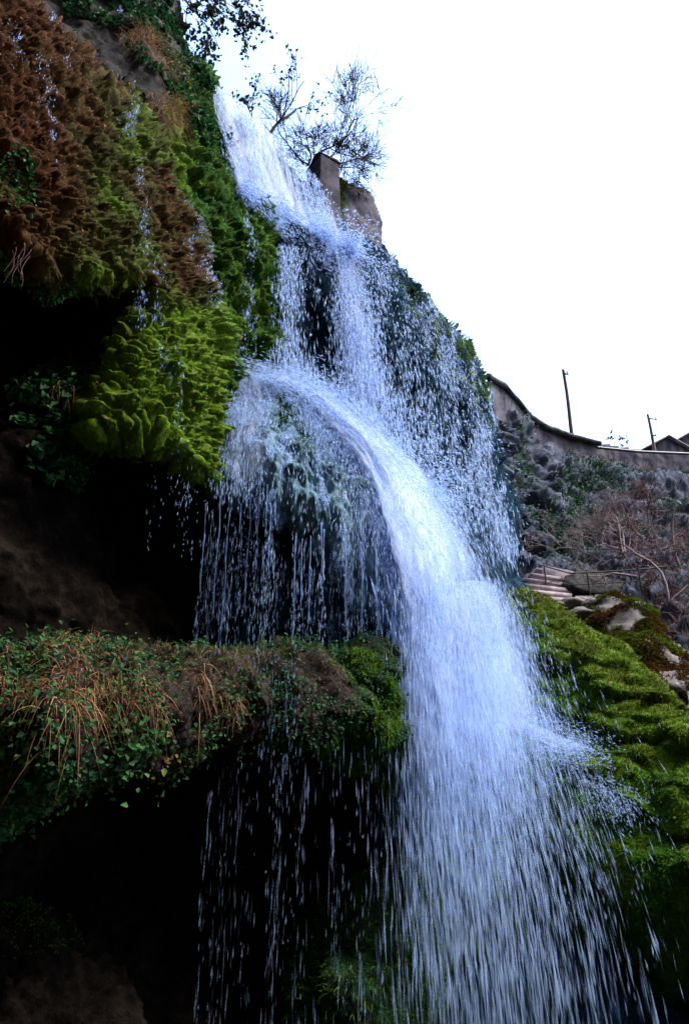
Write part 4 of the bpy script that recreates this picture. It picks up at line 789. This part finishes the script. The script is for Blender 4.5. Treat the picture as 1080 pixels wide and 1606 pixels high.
AL = (0.02, 0.17)
for k in range(70): thread(330 + 310 * g.random() ** 1.2, g.uniform(1120, 1200), 8.6 + 2.2 * g.random(), g.uniform(2.5, 4.2), 0, g.uniform(1, 5), g.uniform(0.08, 0.26), g.uniform(0.006, 0.013))
for k in range(60): thread(g.uniform(330, 470), g.uniform(990, 1060), 8.8 + 0.8 * g.random(), g.uniform(0.7, 1.4), 0, 5, 0.11, 0.014)
for k in range(5): thread(g.choice([336, 432, 486, 560]) + g.normal() * 4, 1180, 8.8, 3.6, 0, 9, 0.2, 0.014)
V_, F_, r_ = drops(np.array(X), np.array(D), np.array(L), np.array(W)); o = mesh('falling_drops', V_, F_, M['drop'], w5, {'a': av(A)}); o['kind'] = 'stuff'

# ------------------------------------------------------------------ plants
def leafmass(name, R, n, mask, size, seed, mat, label, cat, tint=(0, 1), off=0.05, kind='stuff', parent=None):
    p, nr, u, v, vi = scatter(R, n, mask, seed); g = np.random.default_rng(seed)
    p = p + nr * (off * g.gamma(2, 0.8, n))[:, None] + np.array([0, 0, -0.03])
    V, F, r = leaves(p, nr * 0.5 + np.array([0, -0.2, 0.6]), size, seed)
    cl = 0.5 + 0.7 * fbm(p * 2.2, 3, seed); o = mesh(name, V, F, M[mat], parent, {'tint': np.clip(cl + 0.2 * g.normal(size=n), *tint)[r]})
    if label: tag(o, label, cat, kind=kind)
    return o
def inp(poly, soft=0.0, f=1.2, th=-0.1, seed=1):
    return lambda u, v, x: in_poly(u, v, poly) * (fbm(x * f, 3, seed) > th)
leafmass('ivy', RL, 19000, lambda u, v, x: sstep(-0.25, 0.2, fbm(x * 1.9, 4, 201) + 0.25 * sstep(140, 20, u) - 0.05) * (1 - 0.85 * sstep(240, 430, u) * sstep(1030, 1060, v)) * (1 - 0.9 * sstep(430, 520, u)), 0.052, 202, 'ivy', 'small green ivy leaves carpeting the rock ledge', 'ivy')
p, nr, u, v, vi = scatter(RL, 5000, lambda u, v, x: sstep(1075, 1040, v) * (u < 470) + 0.06 * (u < 600), 203); g = np.random.default_rng(203)
V_, F_, r_ = blades(p, nr * 0.4 + np.array([0, -0.2, 1.0]) + 0.5 * g.normal(size=p.shape), 0.15 * g.uniform(0.4, 1.4, len(p)), 0.010, 0.5, 3, 204)
tag(mesh('grass', V_, F_, M['grass'], None, {'tint': np.clip(0.45 + 0.3 * g.normal(size=len(p)), 0, 1)[r_]}), 'short green grass along the upper rim of the ledge', 'grass', kind='stuff')
p, nr, u, v, vi = scatter(RL, 9000, lambda u, v, x: sstep(520, 575, u) * sstep(0.0, 0.25, fbm(x * 1.1, 3, 68)) + 0.25 * sstep(420, 500, u) * sstep(0.1, 0.3, fbm(x * 1.5, 3, 69)), 205); g = np.random.default_rng(205)
V_, F_, r_ = blades(p, nr + 0.5 * g.normal(size=p.shape), 0.085 * g.uniform(0.5, 1.4, len(p)), 0.02, 0.8, 2, 206)
tag(mesh('moss', V_, F_, M['mossleaf'], None, {'tint': np.clip(0.10 + 0.12 * g.normal(size=len(p)), -0.1, 0.4)[r_]}), 'dark moss tufts on the wet right end of the rock ledge', 'moss', kind='stuff')
leafmass('ivy', RL, 2600, lambda u, v, x: sstep(400, 440, u) * sstep(620, 560, u) * (fbm(x * 1.6, 3, 207) > -0.05), 0.05, 208, 'ivy', 'sparse dark leaves on the dripping middle of the ledge', 'ivy', (0, 0.5))
p, nr, u, v, vi = scatter(RL, 9000, lambda u, v, x: sstep(620, 560, u) * (0.3 + sstep(-0.1, 0.2, fbm(x * 1.4, 3, 251))), 252); g = np.random.default_rng(252)
V_, F_, r_ = leaves(p + nr * 0.02, nr + 0.4 * g.normal(size=p.shape), 0.034, 253)
tag(mesh('leaf_litter', V_, F_, M['litter'], None, {'tint': g.random(len(p))[r_]}), 'brown dead leaves and scraps caught on the rock ledge', 'leaf litter', kind='stuff')
p, nr, u, v, vi = scatter(RL, 3400, lambda u, v, x: sstep(430, 330, u) * sstep(1180, 1120, v) * (fbm(x * 1.3, 3, 254) > -0.15), 255); g = np.random.default_rng(255)
V_, F_, r_ = blades(p, nr * 0.7 + np.array([0, -0.1, 0.4]) + 0.9 * g.normal(size=p.shape), 0.17 * g.gamma(3, 0.33, len(p)), 0.009, 1.0, 4, 256)
tag(mesh('dry_grass', V_, F_, M['straw'], None, {'tint': np.clip(0.35 + 0.3 * g.normal(size=len(p)), 0, 1)[r_]}), 'short rust coloured grass mixed through the ivy on the ledge', 'dry grass', kind='stuff')
for k_, (R_, n_) in enumerate(((RW, 1500), (RU, 500), (RM, 900))):
    p, nr, u, v, vi = scatter(R_, n_, None, 260 + k_); g = np.random.default_rng(260 + k_)
    V_, F_, r_ = leaves(p + nr * 0.03, nr + 0.3 * g.normal(size=p.shape), 0.05, 264 + k_)
    tag(mesh('leaf_litter', V_, F_, M['straw'], None, {'tint': g.random(len(p))[r_]}), ['dead leaf scraps caught in the rust and green moss wall', 'dead leaf scraps caught on the high cliff beside the curtain', 'dead leaf scraps lying on the bright green mossy slope'][k_], 'leaf litter', kind='stuff')
def straw(name, R, spot, n, spread, L, seed, label, hang=1.1, group='dry grass tufts'):
    u0, v0 = spot; p, nr, u, v, vi = scatter(R, n, lambda u, v, x: np.exp(-((u - u0) ** 2 + ((v - v0) * 1.4) ** 2) / spread ** 2) * (np.hypot(u - u0, (v - v0) * 1.4) < 1.15 * spread), seed); g = np.random.default_rng(seed)
    V, F, r = blades(p, nr * 0.8 + np.array([0, -0.1, 0.35]) + 0.8 * g.normal(size=p.shape), L * np.minimum(g.gamma(3, 0.27, n), 1.3), 0.010 * g.uniform(0.7, 1.4, n), hang, 5, seed)
    return tag(mesh(name, V, F, M['straw'], None, {'tint': np.clip(0.5 + 0.3 * g.normal(size=n), 0, 1)[r]}), label, 'dry grass', group)
straw('dry_grass_tuft', RL, (24, 1090), 300, 36, 0.30, 211, 'rust straw tuft at the left picture edge of the ledge')
straw('dry_grass_tuft', RL, (104, 1096), 520, 50, 0.32, 212, 'broadest drooping straw tuft in the middle of the leafy ledge')
straw('dry_grass_tuft', RL, (182, 1078), 300, 36, 0.27, 213, 'straw tuft right of the broadest one near the ledge rim')
straw('dry_grass_tuft', RL, (214, 1100), 160, 26, 0.22, 214, 'straw tuft hanging above the bright leafy sprig')
straw('dry_grass_tuft', RL, (118, 1044), 320, 40, 0.3, 215, 'low brown tuft on the upper rim of the ledge', 0.5)
straw('dry_grass_tuft', RL, (342, 1104), 80, 18, 0.22, 216, 'thin straw tuft where the drips cross the ledge')
straw('dry_grass_tuft', RL, (300, 1084), 90, 22, 0.22, 217, 'sparse straw tuft between leaves left of the drips')
straw('dry_grass_tuft', RU, (226, 66), 1300, 34, 0.55, 218, 'long faded grass hanging on the high dark cliff', 1.2)
straw('dry_grass_tuft', RU, (262, 108), 800, 30, 0.5, 219, 'pinkish grass hanging just below the long faded one', 1.2)
straw('dry_grass_tuft', RU, (246, 180), 900, 34, 0.55, 220, 'faded grass spilling between rust moss and dark cliff', 1.2)
straw('dry_grass_tuft', RB, (108, 628), 170, 24, 0.36, 221, 'single drooping straw tuft in front of the upper cave', 1.5)
straw('dry_grass_tuft', RB, (212, 500), 90, 16, 0.5, 222, 'wispy straw in the corner above the green moss tongue', 0.8)
leafmass('ivy', RB, 2600, inp([(30, 640), (90, 580), (150, 545), (200, 490), (222, 500), (180, 560), (150, 620), (140, 690), (110, 760), (60, 740), (20, 700)], f=1.0, seed=4), 0.13, 231, 'ivy', 'dim leaves climbing the cave rim left of the moss tongue', 'ivy', (0, 0.6))
leafmass('ivy', RU, 5000, inp([(100, -60), (262, -60), (284, 60), (330, 160), (360, 250), (300, 280), (280, 180), (180, 60), (110, 60)], f=1.3, seed=6, th=0.0), 0.12, 232, 'ivy', 'dark leaves on the high cliff above the moss wall', 'ivy', (0, 0.45))
leafmass('ivy', RW, 900, inp([(0, 380), (20, 370), (60, 420), (110, 430), (100, 446), (40, 440), (0, 400)], th=-1), 0.08, 233, 'ivy', 'leaves hanging under the lip of the near moss wall', 'ivy', (0.2, 1))
leafmass('ivy', RW, 500, inp([(0, 230), (30, 250), (50, 300), (20, 330), (0, 320)], th=-2), 0.06, 234, 'ivy', 'pale green leaves on the rust moss at the left edge', 'ivy', (0.2, 0.8))
leafmass('ivy', RL, 130, lambda u, v, x: np.exp(-((u - 192) ** 2 + (v - 1142) ** 2) / 16 ** 2), 0.062, 235, 'ivy', 'bright leafy sprig sticking out below the straw tufts', 'plant', (0.6, 1), 0.14, 'thing')
leafmass('leaves', RL, 46, lambda u, v, x: np.exp(-((u - 246) ** 2 + (v - 1180) ** 2) / 16 ** 2), 0.055, 236, 'straw', 'few yellowed leaves at the lower edge of the ledge', 'plant', (0.4, 1), 0.05, 'stuff')
T = Tubes(); g = np.random.default_rng(240)
for k in range(9):
    a = P(30 + g.uniform(-8, 22), 385 + g.uniform(0, 30), 6.9); z = np.linspace(0, g.uniform(0.25, 0.6), 12)
    T.add(np.stack([a[0] + 0.05 * np.sin(z * 7 + k) + 0.1 * z * g.normal(), a[1] - 0.05 - 0.1 * z, a[2] - z], 1), np.linspace(0.006, 0.002, 12), 4)
tag(T.obj('hanging_roots', M['twig']), 'thin roots dangling under the near moss wall', 'roots')

# ------------------------------------------------------------------ trees
def grow(T, a, d, L, r, lv, g, tips, spread=0.55, kids=(3, 5), up=0.12, wig=0.12, shrink=0.62, minr=0.004):
    m = 7; pts = [np.array(a, float)]; d = unit(np.array(d, float))
    for k in range(m - 1):
        d = unit(d + wig * g.normal(size=3) + np.array([0, 0, up * 0.3])); pts.append(pts[-1] + d * L / (m - 1))
    pts = np.array(pts); T[min(lv, len(T) - 1)].add(pts, np.linspace(r, max(r * 0.5, minr), m), 6 if lv == 0 else 4)
    if lv >= 3: tips.append(pts); return
    for j in range(g.integers(kids[0], kids[1] + 1)):
        t = g.uniform(0.3, 1.0); i = min(int(t * (m - 1)), m - 2); q = pts[i] + (pts[i + 1] - pts[i]) * (t * (m - 1) - i)
        dd = unit(pts[i + 1] - pts[i]) + spread * 1.3 * unit(g.normal(size=3)) + np.array([0, 0, up])
        grow(T, q, dd, L * shrink * g.uniform(0.7, 1.2), max(r * 0.55 * (1.1 - 0.5 * t), minr), lv + 1, g, tips, spread, kids, up, wig, shrink, minr)
def tree(name, a, stems, label, cat, seed, bark='bark', leafn=0, leafsz=0.1, leafmat='tleaf', twigm=None, group=None, spread=0.55, kids=(3, 5), up=0.12, wig=0.12, shrink=0.62, minr=0.004):
    g = np.random.default_rng(seed); e = empty(name, a, label, cat, group); T = [Tubes(), Tubes()]; tips = []
    for off, d, L, r in stems: grow(T, np.array(a) + np.array(off), d, L, r, 0, g, tips, spread, kids, up, wig, shrink, minr)
    T[0].obj('trunk', M[bark], e)
    cr = T[1].obj('crown', M[twigm or bark], e)
    if leafn:
        tp = np.concatenate(tips); p = tp[g.integers(0, len(tp), leafn)] + g.normal(size=(leafn, 3)) * 0.06
        V, F, r = leaves(p, g.normal(size=(leafn, 3)), leafsz, seed + 1); lf = mesh('leaves', V, F, M[leafmat], cr, {'tint': g.random(leafn)[r]}) if False else mesh('leaves', V, F, M[leafmat], e, {'tint': g.random(leafn)[r]}); lf['kind'] = 'stuff'
    return e
a = P(430, 216, 19.6)
tree('leaning_tree', P(418, 206, 18.6), [((0, 0, -0.4), (0.55, 0.1, 1.0), 2.6, 0.07)], 'small leaning tree arching over the lip of the curtain', 'tree', 501, leafn=160, leafsz=0.10, up=0.15, spread=0.6, kids=(2, 3))
b0 = P(484, 250, 20.0)
tree('thorny_shrub', b0, [((-0.2, 0, -0.3), (-0.45, 0, 1), 1.90, 0.035), ((0, 0, -0.3), (-0.9, 0, 0.5), 1.3, 0.03), ((0.1, 0.2, -0.3), (0.25, 0, 0.8), 1.2, 0.03), ((0.3, 0.2, -0.3), (0.8, 0, 0.7), 1.3, 0.03), ((0, 0, -0.3), (0.05, 0.1, 1), 2.46, 0.045), ((0.1, 0, -0.3), (0.5, 0, 1), 2.58, 0.045), ((0.2, 0.1, -0.3), (0.9, 0.1, 0.9), 2.46, 0.04), ((0.3, 0.1, -0.4), (1.2, 0, 0.5), 2.13, 0.035), ((0.5, 0, -0.6), (1.3, 0, 0.15), 1.68, 0.03), ((0.9, 0.2, -1.2), (0.5, 0, 0.5), 1.12, 0.03)],
     'dense dark twiggy shrub behind the concrete pillar', 'shrub', 502, leafn=2200, leafsz=0.045, spread=0.7, kids=(5, 7), up=0.1, minr=0.008)
tree('leafy_tree', P(272, -30, 15.6), [((0, 0, -1.0), (0.15, 0, 1), 3.0, 0.10), ((0.0, -0.2, 0.3), (1.0, -0.1, -0.25), 2.2, 0.045), ((0.0, -0.2, -0.3), (1.0, 0, -0.7), 2.3, 0.04), ((0.0, -0.2, -0.6), (0.75, 0, -1.0), 2.3, 0.04), ((0.5, -0.2, -1.0), (0.8, -0.1, -1.0), 2.0, 0.03)],
     'leafy branches reaching in over the cliff top at the upper left', 'tree', 503, leafn=1500, leafsz=0.13, spread=0.6, kids=(3, 4), up=-0.12)
tree('small_sapling', P(394, 178, 17.2), [((0, 0, -0.3), (0.2, 0, 1), 1.0, 0.025), ((0.1, 0, -0.3), (-0.5, 0, 1), 0.8, 0.02)], 'scrubby sapling on the lip left of the leaning tree', 'sapling', 504, leafn=130, leafsz=0.10)
HT = [((1042, 950), 22.0, [((0, 0, -0.2), (0.22, 0, 1.0), 3.0, 0.055), ((0.1, 0, 0), (0.6, 0, 1), 2.4, 0.04)], 'pale slender bare tree rising at the right picture edge'),
      ((978, 868), 27.5, [((0, 0, -0.2), (-0.25, 0, 0.9), 2.0, 0.075), ((0, 0, 0), (0.7, 0, 0.9), 2.0, 0.06), ((0, 0, 0.1), (-1.2, -0.1, 0.5), 2.0, 0.05)], 'crooked pale bare tree forking above the railing'),
      ((940, 880), 28, [((0, 0, -0.2), (0.5, 0, 0.5), 1.6, 0.05), ((0, 0, 0), (-0.8, 0, 0.8), 2.2, 0.05), ((0, 0, 0), (0.1, 0, 1), 2.1, 0.045)], 'low spreading bare tree nearest the blue slope'),
      ((1012, 850), 30, [((0, 0, -0.2), (-0.6, 0, 0.9), 2.4, 0.06), ((0, 0, 0), (0.4, 0, 1), 2.5, 0.06)], 'bare tree high on the slope under the stone wall'),
      ((1075, 900), 25, [((0, 0, -0.2), (-0.3, 0, 1), 3.0, 0.06), ((0, 0, 0), (0.5, 0, 1), 2.6, 0.05)], 'tangled bare tree behind the slender one at the right edge'),
      ((1000, 905), 25, [((0, 0, -0.1), (0.9, 0, 0.35), 2.0, 0.06), ((0, 0, 0), (-1.1, 0, 0.35), 2.0, 0.05)], 'bare shrub with level limbs lying just above the railing')]
for k, ((u, v), Y, stems, lb) in enumerate(HT):
    tree('bare_tree', P(u, v, Y), stems, lb, 'tree', 520 + k, 'palebark', twigm='palebark' if k in (1, 2, 5) else 'twig', group='bare trees on the slope', spread=0.75, kids=(4, 6), up=0.08, wig=0.2, shrink=0.6, minr=0.007)
tree('bare_tree', P(960, 696, 42), [((0, 0, -0.6), (0.1, 0, 1), 1.0, 0.02), ((0.4, 0, -0.6), (0.3, 0, 1), 0.8, 0.02), ((0.9, 0, -0.7), (-0.1, 0, 1), 0.8, 0.02)], 'wispy scrub poking over the stone wall beside the tall pole', 'scrub', 540, 'bark', leafn=60, leafsz=0.16, group='bare trees on the slope', kids=(2, 3))
leafmass('undergrowth', RH, 12000, lambda u, v, x: sstep(0.0, 0.3, fbm(x * 0.45, 4, 301)) * (v < 960) * (u > 800), 0.13, 302, 'ivy', 'scattered dark green undergrowth on the slope below the stone wall', 'undergrowth', (0, 0.6), 0.12)
p, nr, u, v, vi = scatter(RH, 15000, lambda u, v, x: sstep(900, 1000, u) * sstep(740, 800, v) * (0.25 + sstep(-0.1, 0.3, fbm(x * 0.4, 3, 303))), 304); g = np.random.default_rng(305)
V_, F_, r_ = blades(p, nr * 0.5 + np.array([0, 0, 0.8]) + 0.6 * g.normal(size=p.shape), 0.65 * g.uniform(0.4, 1.4, len(p)), 0.03, 0.35, 3, 306)
tag(mesh('dry_brush', V_, F_, M['twig'], None, {'tint': g.random(len(p))[r_]}), 'matted reddish brush between the bare trees', 'brush', kind='stuff')
p, nr, u, v, vi = scatter(RH, 5000, lambda u, v, x: sstep(1000, 1050, u) * sstep(915, 950, v) * sstep(1090, 1020, v), 307)
V_, F_, r_ = blades(p, nr * 0.6 + np.array([0, 0, 0.8]) + 0.5 * g.normal(size=p.shape), 0.5 * g.uniform(0.4, 1.3, len(p)), 0.018, 0.5, 3, 308)
tag(mesh('dry_grass', V_, F_, M['straw'], None, {'tint': np.clip(0.4 + 0.3 * g.normal(size=len(p)), 0, 1)[r_]}), 'pinkish dry grass behind the orange mossed boulder', 'dry grass', kind='stuff')
